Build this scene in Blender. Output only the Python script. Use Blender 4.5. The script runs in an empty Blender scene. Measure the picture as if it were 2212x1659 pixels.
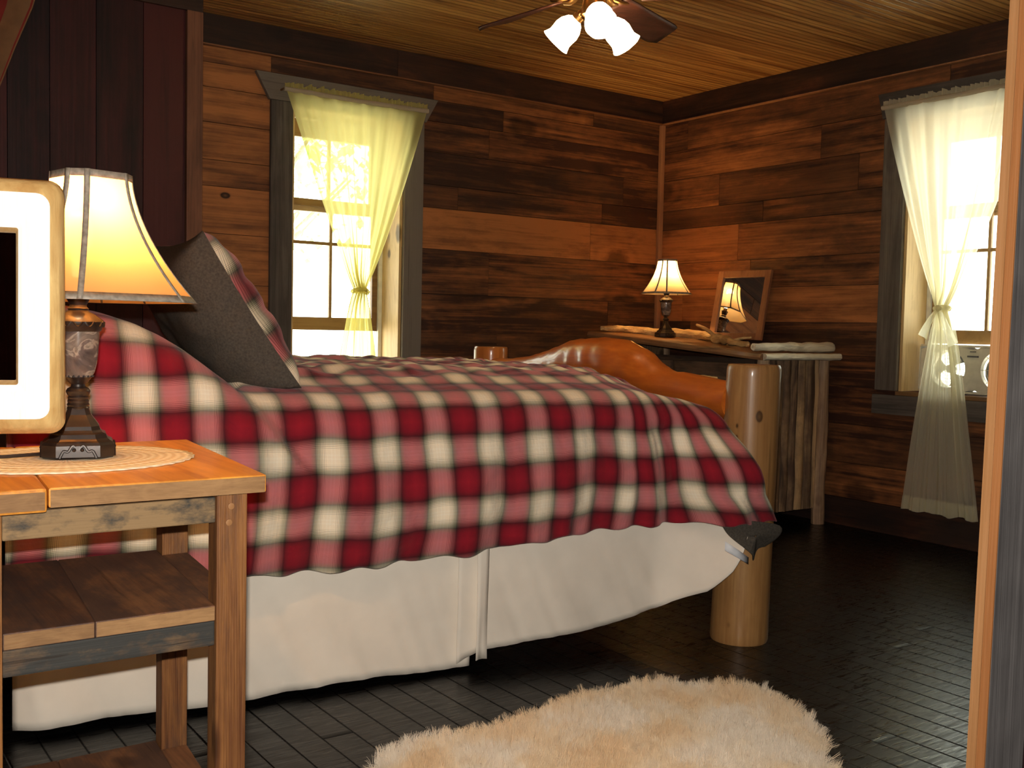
import bpy, bmesh, math, random
from mathutils import Vector, Matrix, noise
R = random.Random(7)
PI = math.pi
scene = bpy.context.scene
COL = scene.collection

# ------------------------------------------------------------------ helpers
def lin(r, g, b):
    f = lambda c: (c/255/12.92) if c/255 <= .04045 else ((c/255+.055)/1.055)**2.4
    return (f(r), f(g), f(b), 1)
def ip(x, pts):
    if x <= pts[0][0]: return pts[0][1]
    for (a, b), (c, d) in zip(pts, pts[1:]):
        if x <= c: return b+(d-b)*(x-a)/(c-a)
    return pts[-1][1]
def sm(x, a=0., b=1.):
    t = max(0., min(1., (x-a)/(b-a))); return t*t*(3-2*t)
def nz(x, y=0., z=0.): return noise.noise(Vector((x, y, z)))

INV = {}
def root_inv(o):
    while o.parent: o = o.parent
    return INV.get(o.name, Matrix.Identity(4))
def tag(o, label=None, cat=None, group=None, kind=None):
    if label: o['label'] = label
    if cat: o['category'] = cat
    if group: o['group'] = group
    if kind: o['kind'] = kind
    return o
def thing(name, label, cat, loc=(0, 0, 0), rz=0., group=None, kind=None):
    o = bpy.data.objects.new(name, None); COL.objects.link(o)
    o.empty_display_size = .1
    o.location = loc; o.rotation_euler = (0, 0, rz)
    INV[o.name] = (Matrix.Translation(Vector(loc)) @ Matrix.Rotation(rz, 4, 'Z')).inverted()
    return tag(o, label, cat, group, kind)
def obj(name, bm, mats, parent=None, smooth=True, label=None, local=False, origin=None):
    """mesh given in world coordinates (or in the root's frame when local=True)"""
    me = bpy.data.meshes.new(name)
    bmesh.ops.recalc_face_normals(bm, faces=bm.faces)
    if parent is not None and not local: bm.transform(root_inv(parent))
    if origin is not None: bm.transform(Matrix.Translation(-Vector(origin)))
    bm.to_mesh(me); bm.free()
    for m in (mats if isinstance(mats, (list, tuple)) else [mats]): me.materials.append(m)
    if smooth:
        for p in me.polygons: p.use_smooth = True
        try: me.set_sharp_from_angle(angle=math.radians(38))
        except Exception: pass
    o = bpy.data.objects.new(name, me); COL.objects.link(o)
    if origin is not None: o.location = origin
    if parent: o.parent = parent
    if label: o['label'] = label
    return o
def pr_layer(bm):
    return bm.faces.layers.float_vector.get('pr') or bm.faces.layers.float_vector.new('pr')
def add_hexa(bm, P, bev=0., pr=None, mi=0):
    """P: 8 corners, bottom ring then top ring"""
    tb = bmesh.new(); l = pr_layer(tb)
    vs = [tb.verts.new(Vector(p)) for p in P]
    for f in ((0,3,2,1),(4,5,6,7),(0,1,5,4),(1,2,6,5),(2,3,7,6),(3,0,4,7)):
        tb.faces.new([vs[i] for i in f])
    if bev: bmesh.ops.bevel(tb, geom=list(tb.edges), offset=bev, segments=2, affect='EDGES', profile=.6)
    if pr is None: pr = (R.random(), R.random(), R.random())
    for f in tb.faces: f[l] = Vector(pr); f.material_index = mi
    join(bm, tb)
def join(bm, tb):
    l2 = pr_layer(bm); l = pr_layer(tb)
    m = {}
    for v in tb.verts: m[v] = bm.verts.new(v.co)
    for f in tb.faces:
        try: nf = bm.faces.new([m[v] for v in f.verts])
        except ValueError: continue
        nf[l2] = f[l]; nf.material_index = f.material_index
    tb.free()
def add_box(bm, lo, hi, bev=0., pr=None, mi=0):
    x0, y0, z0 = lo; x1, y1, z1 = hi
    add_hexa(bm, [(x0,y0,z0),(x1,y0,z0),(x1,y1,z0),(x0,y1,z0),(x0,y0,z1),(x1,y0,z1),(x1,y1,z1),(x0,y1,z1)], bev, pr, mi)
def new(): 
    bm = bmesh.new(); pr_layer(bm); return bm
def add_grid(bm, rows, mi=0, closed_u=False, uvs=None, pr=None):
    """rows: list of lists of points"""
    l = pr_layer(bm); p = Vector(pr or (R.random(), R.random(), R.random()))
    V = [[bm.verts.new(Vector(q)) for q in r] for r in rows]
    uvl = None
    if uvs: uvl = bm.loops.layers.uv.get('UVMap') or bm.loops.layers.uv.new('UVMap')
    n = len(rows[0])
    for i in range(len(rows)-1):
        for j in range(n if closed_u else n-1):
            k = (j+1) % n
            idx = ((i, j), (i, k), (i+1, k), (i+1, j))
            try: f = bm.faces.new([V[a][b] for a, b in idx])
            except ValueError: continue
            f[l] = p; f.material_index = mi
            if uvl:
                for lp, (a, b) in zip(f.loops, idx): lp[uvl].uv = uvs[a][b]
    return V
def cap(bm, ring, mi=0):
    l = pr_layer(bm)
    try:
        f = bm.faces.new(ring); f[l] = Vector((.5, .5, .5)); f.material_index = mi
    except ValueError: pass
def add_lathe(bm, c, prof, n=32, shape=None, rot=0., mi=0, capb=True, capt=True):
    """prof: (r,z) list; shape(theta)->radius factor"""
    rows = []
    for r, z in prof:
        row = []
        for k in range(n):
            a = 2*PI*k/n+rot
            f = shape(2*PI*k/n) if shape else 1
            row.append((c[0]+r*f*math.cos(a), c[1]+r*f*math.sin(a), c[2]+z))
        rows.append(row)
    V = add_grid(bm, rows, mi, closed_u=True)
    if capb: cap(bm, V[0][::-1], mi)
    if capt: cap(bm, V[-1], mi)
def add_tube(bm, pts, rad, n=12, wob=0., seed=0., mi=0, caps=True, roundcap=False, flat=1.0):
    """pts list of points, rad number / list; noisy log-like surface"""
    P = [Vector(p) for p in pts]; m = len(P)
    rr = rad if isinstance(rad, (list, tuple)) else [rad]*m
    rows = []; prev = None
    for i in range(m):
        d = (P[min(i+1, m-1)]-P[max(i-1, 0)]).normalized()
        up = prev if prev is not None else (Vector((0, 0, 1)) if abs(d.z) < .9 else Vector((1, 0, 0)))
        a = (up-d*up.dot(d)).normalized(); b = d.cross(a); prev = a
        row = []
        for k in range(n):
            t = 2*PI*k/n
            r = rr[i]*(1+wob*nz(math.cos(t)*1.3+seed, math.sin(t)*1.3, i*.55+seed*3))
            row.append(P[i]+a*math.cos(t)*r*flat+b*math.sin(t)*r)
        rows.append(row)
    if roundcap:
        for e, i0, i1 in ((0, 0, 1), (1, -1, -2)):
            d = (P[i0]-P[i1]).normalized()
            c = P[i0]; ring = rows[i0 if e else 0]
            extra = []
            for f, h in ((.93, .28), (.75, .42), (.4, .5)):
                extra.append([c+(q-c)*f+d*rr[i0]*h*.55 for q in ring])
            if e: rows = rows+extra
            else: rows = extra[::-1]+rows
    V = add_grid(bm, rows, mi, closed_u=True)
    if caps: cap(bm, V[0][::-1], mi); cap(bm, V[-1], mi)
def smooth_path(pts, k=6):
    P = [Vector(p) for p in pts]; out = []
    for i in range(len(P)-1):
        p0, p1, p2, p3 = P[max(i-1, 0)], P[i], P[i+1], P[min(i+2, len(P)-1)]
        for j in range(k):
            t = j/k
            out.append(.5*((2*p1)+(p2-p0)*t+(2*p0-5*p1+4*p2-p3)*t*t+(3*p1-p0-3*p2+p3)*t**3))
    out.append(P[-1]); return out
def add_ball(bm, c, r, seg=12, mi=0, sc=(1, 1, 1)):
    prof = []
    for i in range(seg//2+1):
        a = -PI/2+PI*i/(seg//2)
        prof.append((max(1e-4, r*math.cos(a)*sc[0]), r*math.sin(a)*sc[2]))
    add_lathe(bm, c, prof, seg, mi=mi)

# ------------------------------------------------------------------ materials
def N(nt, t, **kw):
    n = nt.nodes.new(t)
    for k, v in kw.items():
        if k.startswith('i_'):
            n.inputs[int(k[2:]) if k[2:].isdigit() else k[2:].replace('_', ' ')].default_value = v
        else: setattr(n, k, v)
    return n
def base_mat(name):
    m = bpy.data.materials.new(name); m.use_nodes = True
    nt = m.node_tree; b = nt.nodes['Principled BSDF']
    return m, nt, b
def ramp(nt, stops, interp='LINEAR'):
    n = N(nt, 'ShaderNodeValToRGB'); e = n.color_ramp; e.interpolation = interp
    while len(e.elements) < len(stops): e.elements.new(.5)
    for el, (p, c) in zip(e.elements, stops):
        el.position = p; el.color = c if len(c) == 4 else (*c, 1)
    return n
def mixc(nt, fac, a, b, mode='MIX'):
    n = N(nt, 'ShaderNodeMix', data_type='RGBA', blend_type=mode)
    L = nt.links
    for s, v in ((0, fac), (6, a), (7, b)):
        if hasattr(v, 'links') or isinstance(v, bpy.types.NodeSocket): L.new(v, n.inputs[s])
        else: n.inputs[s].default_value = v
    return n.outputs[2]
def mth(nt, op, a, b=None, clamp=False):
    n = N(nt, 'ShaderNodeMath', operation=op, use_clamp=clamp)
    for i, v in ((0, a), (1, b)):
        if v is None: continue
        if isinstance(v, bpy.types.NodeSocket): nt.links.new(v, n.inputs[i])
        else: n.inputs[i].default_value = v
    return n.outputs[0]
def plain(name, col, rough=.6, metal=0., coat=0., spec=.5, noise_amt=.12, nscale=20, bump=.0):
    m, nt, b = base_mat(name); L = nt.links
    tc = N(nt, 'ShaderNodeTexCoord'); n = N(nt, 'ShaderNodeTexNoise'); n.inputs['Scale'].default_value = nscale
    n.inputs['Detail'].default_value = 5
    L.new(tc.outputs['Object'], n.inputs['Vector'])
    d = tuple(c*(1-noise_amt) for c in col[:3])+(1,); l = tuple(min(1, c*(1+noise_amt)) for c in col[:3])+(1,)
    r = ramp(nt, [(.3, d), (.7, l)]); L.new(n.outputs['Fac'], r.inputs[0]); L.new(r.outputs[0], b.inputs['Base Color'])
    b.inputs['Roughness'].default_value = rough; b.inputs['Metallic'].default_value = metal
    b.inputs['Coat Weight'].default_value = coat; b.inputs['Specular IOR Level'].default_value = spec
    if bump:
        bp = N(nt, 'ShaderNodeBump'); bp.inputs['Strength'].default_value = bump; bp.inputs['Distance'].default_value = .01
        L.new(n.outputs['Fac'], bp.inputs['Height']); L.new(bp.outputs[0], b.inputs['Normal'])
    return m
def wood(name, light, dark, axis='X', rough=.55, coat=0., cross=16., along=1.1, knots=.6, dirt=None, dirt_amt=.0, bump=.25, tone=True, crack=.5, spec=.35, knotscale=3.2, spots=()):
    """grain runs along `axis`; face attribute pr = (tone, seed, dirt)"""
    m, nt, b = base_mat(name); L = nt.links
    tc = N(nt, 'ShaderNodeTexCoord'); at = N(nt, 'ShaderNodeAttribute', attribute_name='pr')
    sx = N(nt, 'ShaderNodeSeparateXYZ'); L.new(at.outputs['Vector'], sx.inputs[0])
    off = N(nt, 'ShaderNodeCombineXYZ')
    o1 = mth(nt, 'MULTIPLY', sx.outputs[1], 37.); o2 = mth(nt, 'MULTIPLY', sx.outputs[1], 91.)
    L.new(o1, off.inputs[0]); L.new(o2, off.inputs[1]); L.new(o1, off.inputs[2])
    add = N(nt, 'ShaderNodeVectorMath', operation='ADD'); L.new(tc.outputs['Object'], add.inputs[0]); L.new(off.outputs[0], add.inputs[1])
    mp = N(nt, 'ShaderNodeMapping'); sc = [cross]*3; sc['XYZ'.index(axis)] = along
    mp.inputs['Scale'].default_value = sc; L.new(add.outputs[0], mp.inputs[0])
    n1 = N(nt, 'ShaderNodeTexNoise'); n1.inputs['Scale'].default_value = 1.; n1.inputs['Detail'].default_value = 8; n1.inputs['Roughness'].default_value = .62; n1.inputs['Distortion'].default_value = .9
    L.new(mp.outputs[0], n1.inputs['Vector'])
    mp2 = N(nt, 'ShaderNodeMapping'); sc = [cross*9]*3; sc['XYZ'.index(axis)] = along*2.2
    mp2.inputs['Scale'].default_value = sc; L.new(add.outputs[0], mp2.inputs[0])
    n2 = N(nt, 'ShaderNodeTexNoise'); n2.inputs['Scale'].default_value = 1.; n2.inputs['Detail'].default_value = 4; L.new(mp2.outputs[0], n2.inputs['Vector'])
    fac = mth(nt, 'ADD', mth(nt, 'MULTIPLY', n1.outputs['Fac'], .7), mth(nt, 'MULTIPLY', n2.outputs['Fac'], .3))
    nb = N(nt, 'ShaderNodeTexNoise'); nb.inputs['Scale'].default_value = 7.; nb.inputs['Detail'].default_value = 7; nb.inputs['Roughness'].default_value = .68; mb = N(nt, 'ShaderNodeMapping')
    scb = [2.2]*3; scb['XYZ'.index(axis)] = .7; mb.inputs['Scale'].default_value = scb; L.new(add.outputs[0], mb.inputs[0]); L.new(mb.outputs[0], nb.inputs['Vector'])
    fac = mth(nt, 'ADD', fac, mth(nt, 'MULTIPLY', mth(nt, 'SUBTRACT', nb.outputs['Fac'], .5), .30))
    if tone:
        t = mth(nt, 'MULTIPLY', mth(nt, 'SUBTRACT', sx.outputs[0], .5), .42); fac = mth(nt, 'ADD', fac, t)
    if knots:
        mk = N(nt, 'ShaderNodeMapping'); sc = [knotscale]*3; sc['XYZ'.index(axis)] = knotscale*.55
        mk.inputs['Scale'].default_value = sc; L.new(add.outputs[0], mk.inputs[0])
        v0 = N(nt, 'ShaderNodeTexVoronoi'); v0.inputs['Scale'].default_value = 1.; L.new(mk.outputs[0], v0.inputs['Vector'])
        near = mth(nt, 'SUBTRACT', 1., mth(nt, 'MULTIPLY', v0.outputs['Distance'], 2.1), True)
        rings = mth(nt, 'MULTIPLY', mth(nt, 'SINE', mth(nt, 'ADD', mth(nt, 'MULTIPLY', v0.outputs['Distance'], 46.), mth(nt, 'MULTIPLY', n1.outputs['Fac'], 9.))), near)
        fac = mth(nt, 'ADD', fac, mth(nt, 'MULTIPLY', rings, .045))
    r = ramp(nt, [(.34, dark), (.50, tuple(a*.45+c*.55 for a, c in zip(light, dark))), (.66, light)]); L.new(fac, r.inputs[0])
    col = r.outputs[0]
    # knots
    if knots:
        mk = N(nt, 'ShaderNodeMapping'); sc = [knotscale]*3; sc['XYZ'.index(axis)] = knotscale*.55
        mk.inputs['Scale'].default_value = sc; L.new(add.outputs[0], mk.inputs[0])
        v = N(nt, 'ShaderNodeTexVoronoi'); v.inputs['Scale'].default_value = 1.; L.new(mk.outputs[0], v.inputs['Vector'])
        nk = N(nt, 'ShaderNodeTexNoise'); nk.inputs['Scale'].default_value = 14.; L.new(add.outputs[0], nk.inputs['Vector'])
        d = mth(nt, 'ADD', v.outputs['Distance'], mth(nt, 'MULTIPLY', mth(nt, 'SUBTRACT', nk.outputs['Fac'], .5), .12))
        rk = ramp(nt, [(.0, (1, 1, 1, 1)), (.10, (.85, .85, .85, 1)), (.17, (0, 0, 0, 1))]); L.new(d, rk.inputs[0])
        kd = tuple(c*.25 for c in dark[:3])+(1,)
        col = mixc(nt, mth(nt, 'MULTIPLY', rk.outputs[0], knots), col, kd)
    if dirt:
        nd = N(nt, 'ShaderNodeTexNoise'); nd.inputs['Scale'].default_value = 1.; nd.inputs['Detail'].default_value = 6; nd.inputs['Roughness'].default_value = .7
        md = N(nt, 'ShaderNodeMapping'); sc = [cross*.4]*3; sc['XYZ'.index(axis)] = along*1.6
        md.inputs['Scale'].default_value = sc; L.new(add.outputs[0], md.inputs[0]); L.new(md.outputs[0], nd.inputs['Vector'])
        dd = mth(nt, 'ADD', nd.outputs['Fac'], mth(nt, 'MULTIPLY', mth(nt, 'SUBTRACT', sx.outputs[2], .5), .35))
        rd = ramp(nt, [(.44, (0, 0, 0, 1)), (.60, (1, 1, 1, 1))]); L.new(dd, rd.inputs[0])
        col = mixc(nt, mth(nt, 'MULTIPLY', rd.outputs[0], dirt_amt), col, dirt)
    for (sx_, sy_, sz_, sr) in spots:
        vd = N(nt, 'ShaderNodeVectorMath', operation='DISTANCE'); sv = N(nt, 'ShaderNodeVectorMath', operation='MULTIPLY'); sv.inputs[1].default_value = tuple(.6 if k_ == 'XYZ'.index(axis) else 1. for k_ in range(3))
        L.new(tc.outputs['Object'], sv.inputs[0]); L.new(sv.outputs[0], vd.inputs[0]); vd.inputs[1].default_value = tuple(c_*(.6 if k_ == 'XYZ'.index(axis) else 1.) for k_, c_ in enumerate((sx_, sy_, sz_)))
        q_ = mth(nt, 'DIVIDE', vd.outputs['Value'], sr)
        rs = ramp(nt, [(0., (.5, .5, .5, 1)), (.25, (.9, .9, .9, 1)), (.42, (.95, .95, .95, 1)), (.5, (.3, .3, .3, 1)), (.62, (0, 0, 0, 1))]); L.new(q_, rs.inputs[0])
        col = mixc(nt, rs.outputs[0], col, tuple(c_*.28 for c_ in dark[:3])+(1,))
    if crack:
        mc = N(nt, 'ShaderNodeMapping'); sc = [cross*2.6]*3; sc['XYZ'.index(axis)] = along*1.3
        mc.inputs['Scale'].default_value = sc; L.new(add.outputs[0], mc.inputs[0])
        nc = N(nt, 'ShaderNodeTexNoise'); nc.inputs['Scale'].default_value = 1.; nc.inputs['Detail'].default_value = 3; nc.inputs['Distortion'].default_value = .4; L.new(mc.outputs[0], nc.inputs['Vector'])
        rc = ramp(nt, [(.28, (1, 1, 1, 1)), (.37, (0, 0, 0, 1))]); L.new(nc.outputs['Fac'], rc.inputs[0])
        col = mixc(nt, mth(nt, 'MULTIPLY', rc.outputs[0], crack), col, tuple(c*.2 for c in dark[:3])+(1,))
    L.new(col, b.inputs['Base Color'])
    b.inputs['Roughness'].default_value = rough; b.inputs['Coat Weight'].default_value = coat; b.inputs['Coat Roughness'].default_value = .12
    b.inputs['Specular IOR Level'].default_value = spec
    if bump:
        bp = N(nt, 'ShaderNodeBump'); bp.inputs['Strength'].default_value = bump; bp.inputs['Distance'].default_value = .004
        L.new(n2.outputs['Fac'], bp.inputs['Height']); L.new(bp.outputs[0], b.inputs['Normal'])
    return m

PX, PZ = .1725, .186
def plaid_mat():
    m, nt, b = base_mat('plaid_cotton'); L = nt.links
    uv = N(nt, 'ShaderNodeUVMap'); sp = N(nt, 'ShaderNodeSeparateXYZ'); L.new(uv.outputs[0], sp.inputs[0])
    red = lin(122, 12, 32); drk = lin(34, 30, 28); crm = lin(246, 230, 202); grn = lin(150, 148, 122)
    def band(src, per, ph):
        n = N(nt, 'ShaderNodeTexNoise'); n.inputs['Scale'].default_value = 5; L.new(uv.outputs[0], n.inputs['Vector'])
        f = mth(nt, 'FRACT', mth(nt, 'DIVIDE', mth(nt, 'ADD', src, ph), per))
        # 0 = centre of cream
        st = [(0., crm), (.15, crm), (.205, grn), (.262, drk), (.35, red), (.5, lin(152, 14, 36)), (.65, red), (.738, drk), (.795, grn), (.85, crm), (1., crm)]
        r = ramp(nt, st); L.new(f, r.inputs[0])
        # fine dark pinstripes beside the cream, pale ones inside it
        fr = mth(nt, 'FRACT', mth(nt, 'MULTIPLY', f, 42.))
        ln = mth(nt, 'LESS_THAN', fr, .3)
        w = ramp(nt, [(0., (0, 0, 0, 1)), (.10, (0, 0, 0, 1)), (.13, (.8, .8, .8, 1)), (.23, (.8, .8, .8, 1)), (.28, (0, 0, 0, 1)), (.72, (0, 0, 0, 1)), (.77, (.8, .8, .8, 1)), (.87, (.8, .8, .8, 1)), (.9, (0, 0, 0, 1)), (1., (0, 0, 0, 1))]); L.new(f, w.inputs[0])
        c = mixc(nt, mth(nt, 'MULTIPLY', ln, w.outputs[0]), r.outputs[0], lin(45, 42, 34))
        w2 = ramp(nt, [(0., (.0, .0, .0, 1)), (.03, (.7, .7, .7, 1)), (.045, (0, 0, 0, 1)), (.955, (0, 0, 0, 1)), (.97, (.7, .7, .7, 1)), (1., (0, 0, 0, 1))]); L.new(f, w2.inputs[0])
        return mixc(nt, w2.outputs[0], c, lin(255, 246, 226))
    a = band(sp.outputs[0], PX, -.1155+PX*4); c = band(sp.outputs[1], PZ, -.716+PZ*8)
    def gam(c_, e_):
        n_ = N(nt, 'ShaderNodeGamma'); L.new(c_, n_.inputs[0]); n_.inputs[1].default_value = e_; return n_.outputs[0]
    col = gam(mixc(nt, .5, gam(a, .33), gam(c, .33)), 1/.33)
    hs = N(nt, 'ShaderNodeHueSaturation'); hs.inputs['Saturation'].default_value = .98; L.new(col, hs.inputs['Color'])
    L.new(hs.outputs[0], b.inputs['Base Color']); b.inputs['Roughness'].default_value = .85; b.inputs['Specular IOR Level'].default_value = .15
    b.inputs['Sheen Weight'].default_value = .15
    tc = N(nt, 'ShaderNodeTexCoord'); n = N(nt, 'ShaderNodeTexNoise'); n.inputs['Scale'].default_value = 14; n.inputs['Detail'].default_value = 4; L.new(tc.outputs['Object'], n.inputs['Vector'])
    bp = N(nt, 'ShaderNodeBump'); bp.inputs['Strength'].default_value = .45; bp.inputs['Distance'].default_value = .02
    L.new(n.outputs['Fac'], bp.inputs['Height']); L.new(bp.outputs[0], b.inputs['Normal'])
    return m
def cloth_thin(name, col, transp=.3, transl=.5, rough=.8, weave=0.):
    m = bpy.data.materials.new(name); m.use_nodes = True; nt = m.node_tree; nt.nodes.clear(); L = nt.links
    out = N(nt, 'ShaderNodeOutputMaterial'); d = N(nt, 'ShaderNodeBsdfDiffuse'); t = N(nt, 'ShaderNodeBsdfTranslucent'); tr = N(nt, 'ShaderNodeBsdfTransparent')
    d.inputs[0].default_value = col; t.inputs[0].default_value = col; tr.inputs[0].default_value = tuple(min(1, c**.5) for c in col[:3])+(1,)
    m1 = N(nt, 'ShaderNodeMixShader'); m1.inputs[0].default_value = transl; L.new(d.outputs[0], m1.inputs[1]); L.new(t.outputs[0], m1.inputs[2])
    m2 = N(nt, 'ShaderNodeMixShader'); m2.inputs[0].default_value = transp; L.new(m1.outputs[0], m2.inputs[1]); L.new(tr.outputs[0], m2.inputs[2])
    if weave:
        lw = N(nt, 'ShaderNodeLayerWeight'); lw.inputs[0].default_value = .35
        f = mth(nt, 'MULTIPLY', mth(nt, 'SUBTRACT', 1., lw.outputs['Facing']), transp, True); L.new(f, m2.inputs[0])
    L.new(m2.outputs[0], out.inputs[0]); return m
def glass_pane():
    m = bpy.data.materials.new('window_glass'); m.use_nodes = True; nt = m.node_tree; nt.nodes.clear(); L = nt.links
    out = N(nt, 'ShaderNodeOutputMaterial'); g = N(nt, 'ShaderNodeBsdfGlossy'); g.inputs['Roughness'].default_value = .02; tr = N(nt, 'ShaderNodeBsdfTransparent')
    fr = N(nt, 'ShaderNodeFresnel'); fr.inputs[0].default_value = 1.3
    mx = N(nt, 'ShaderNodeMixShader'); L.new(fr.outputs[0], mx.inputs[0]); L.new(tr.outputs[0], mx.inputs[1]); L.new(g.outputs[0], mx.inputs[2]); L.new(mx.outputs[0], out.inputs[0])
    return m
def emis(name, col, s):
    m = bpy.data.materials.new(name); m.use_nodes = True; nt = m.node_tree; b = nt.nodes['Principled BSDF']
    b.inputs['Base Color'].default_value = (.9, .85, .75, 1); b.inputs['Emission Color'].default_value = col; b.inputs['Emission Strength'].default_value = s
    b.inputs['Roughness'].default_value = .3
    return m

M = {}
POSTK = []
def _bk(s_, t_, z_, r_):      # knots on the near foot post, in the bed's frame (root at s=1.2, t=.9)
    POSTK.append((s_-1.2, t_-.9, z_, r_))
_bk(2.30, -.185, .80, .026); _bk(2.30, -.185, .51, .034); _bk(2.245, -.13, .765, .016); _bk(2.245, -.13, .725, .015); _bk(2.25, -.16, .615, .016); _bk(2.265, -.15, .19, .02); _bk(2.245, -.13, .07, .02)
M['wallA'] = wood('plank_wall_wood', (.48, .185, .055, 1), (.050, .018, .010, 1), 'X', rough=.6, cross=10, along=.8, knots=.75, dirt=(.035, .018, .012, 1), dirt_amt=.55, crack=.35, bump=.4, knotscale=2.6, spots=[(1.904, 5.34, 1.747, .034)])
M['wallB'] = wood('plank_side_wall_wood', (.48, .180, .055, 1), (.050, .018, .010, 1), 'Y', rough=.6, cross=10, along=.8, knots=.7, dirt=(.035, .018, .012, 1), dirt_amt=.6, crack=.35, bump=.4, knotscale=2.6)
M['closet'] = wood('dark_closet_wood', (.065, .011, .011, 1), (.011, .003, .004, 1), 'Z', rough=.55, cross=9, along=.6, knots=.2, crack=.2)
M['trimZ'] = wood('brown_trim_wood_vertical', (.20, .085, .045, 1), (.06, .025, .016, 1), 'Z', rough=.6, cross=14, knots=.3)
M['crownX'] = wood('crown_wood_long', (.14, .05, .022, 1), (.03, .012, .008, 1), 'X', rough=.6, cross=10, knots=.8, dirt=(.012, .010, .009, 1), dirt_amt=.6)
M['crownY'] = wood('crown_wood_side', (.12, .042, .02, 1), (.026, .010, .007, 1), 'Y', rough=.6, cross=10, knots=.8, dirt=(.012, .010, .009, 1), dirt_amt=.6)
M['grayX'] = wood('grey_weathered_wood_long', (.18, .155, .125, 1), (.065, .056, .048, 1), 'X', rough=.75, cross=22, knots=.1, crack=.4)
M['grayY'] = wood('grey_weathered_wood_side', (.18, .155, .13, 1), (.065, .056, .05, 1), 'Y', rough=.75, cross=22, knots=.1, crack=.4)
M['grayZ'] = wood('grey_weathered_wood_vertical', (.19, .165, .135, 1), (.075, .064, .054, 1), 'Z', rough=.75, cross=22, knots=.1, crack=.4)
M['postgray'] = wood('grey_door_board_wood', (.17, .16, .16, 1), (.06, .055, .056, 1), 'Z', rough=.75, cross=30, knots=.05, crack=.45)
M['fresh'] = wood('fresh_cut_pine', (.38, .19, .08, 1), (.30, .14, .05, 1), 'Z', rough=.6, cross=26, knots=.0, crack=.0)
M['fresh2'] = wood('fresh_cut_pine_darker', (.30, .12, .038, 1), (.23, .085, .024, 1), 'Z', rough=.6, cross=26, knots=.0, crack=.0)
M['jamb'] = wood('pale_jamb_wood', (.66, .47, .22, 1), (.34, .19, .07, 1), 'Z', rough=.55, cross=8, along=1.5, knots=.9, knotscale=5, crack=.2, spots=[(.344, .12, .72, .05)])
M['sash'] = wood('oak_sash_wood', (.35, .21, .085, 1), (.20, .11, .045, 1), 'X', rough=.45, cross=20, knots=0, crack=0)
M['ceil'] = None
M['floor'] = None
M['varn'] = wood('varnished_log_wood', (.55, .20, .045, 1), (.34, .10, .02, 1), 'Z', rough=.28, coat=.5, cross=7, along=1., knots=.0, crack=.15, bump=.05, tone=False)
M['post'] = wood('peeled_log_post_wood', (.46, .25, .09, 1), (.25, .115, .038, 1), 'Z', rough=.38, coat=.2, cross=11, along=.8, knots=.35, knotscale=5, crack=.5, bump=.1, tone=False, spots=POSTK)
M['railw'] = wood('varnished_rail_wood', (.72, .20, .025, 1), (.42, .09, .012, 1), 'Y', rough=.34, coat=.35, cross=6, along=1.2, knots=.25, crack=.1, bump=.04, tone=False)
M['nsX'] = wood('nightstand_top_wood', (.84, .37, .055, 1), (.50, .18, .026, 1), 'Y', rough=.45, coat=.1, cross=12, along=1., knots=.25, crack=.15)
M['nsS'] = wood('nightstand_shelf_wood', (.30, .13, .055, 1), (.12, .05, .026, 1), 'Y', rough=.6, cross=20, along=2., knots=.8, knotscale=5, crack=.4, dirt=(.06, .04, .035, 1), dirt_amt=.7)
M['nsEnd'] = wood('nightstand_end_grain', (.36, .20, .085, 1), (.22, .115, .048, 1), 'X', rough=.7, cross=30, along=14., knots=0, crack=0)
M['nsA'] = wood('nightstand_weathered_apron', (.27, .17, .08, 1), (.10, .06, .035, 1), 'X', rough=.7, cross=34, along=4.5, knots=.3, knotscale=7, dirt=(.035, .036, .034, 1), dirt_amt=.95, crack=.6)
M['nsL'] = wood('nightstand_leg_wood', (.34, .145, .042, 1), (.13, .046, .016, 1), 'Z', rough=.55, cross=42, along=2.2, knots=.8, knotscale=5.2, crack=.55, bump=.7, dirt=(.05, .03, .025, 1), dirt_amt=.6)
M['frame'] = wood('pale_rough_frame_wood', (.95, .92, .86, 1), (.60, .52, .45, 1), 'Z', rough=.7, cross=16, along=1.6, knots=.0, crack=.35, bump=.5)
M['frameX'] = wood('pale_rough_frame_wood_cross', (.86, .72, .52, 1), (.55, .42, .30, 1), 'X', rough=.7, cross=16, along=1.6, knots=.0, crack=.35, bump=.5)
M['frameedge'] = wood('yellow_frame_edge_wood', (.85, .60, .25, 1), (.55, .32, .11, 1), 'Z', rough=.6, cross=9, along=5, knots=.3, crack=.1, bump=.5)
M['bark'] = wood('bark_slab_wood', (.50, .31, .15, 1), (.09, .05, .03, 1), 'Z', rough=.75, cross=9, along=2.2, knots=.9, knotscale=6, dirt=(.09, .05, .035, 1), dirt_amt=.6, crack=.5, bump=.8)
M['barkY'] = wood('bark_front_wood', (.17, .10, .06, 1), (.05, .03, .02, 1), 'Y', rough=.8, cross=9, along=2.2, knots=.7, crack=.5, bump=.8)
M['logZ'] = wood('dresser_log_wood', (.55, .36, .21, 1), (.20, .11, .065, 1), 'Z', rough=.6, cross=14, along=1.4, knots=.5, knotscale=7, crack=.4, bump=.5)
M['slab'] = wood('dresser_slab_wood', (.34, .17, .075, 1), (.15, .07, .03, 1), 'Y', rough=.45, coat=.2, cross=9, knots=.4)
M['drift'] = wood('driftwood', (.86, .62, .30, 1), (.44, .26, .10, 1), 'Y', rough=.6, cross=12, along=3, knots=.6, knotscale=9, crack=.4, bump=.8)
M['birch'] = wood('peeled_birch_log', (.80, .72, .55, 1), (.34, .25, .17, 1), 'X', rough=.6, cross=12, along=3, knots=.8, knotscale=9, crack=.3, bump=.6)
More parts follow.
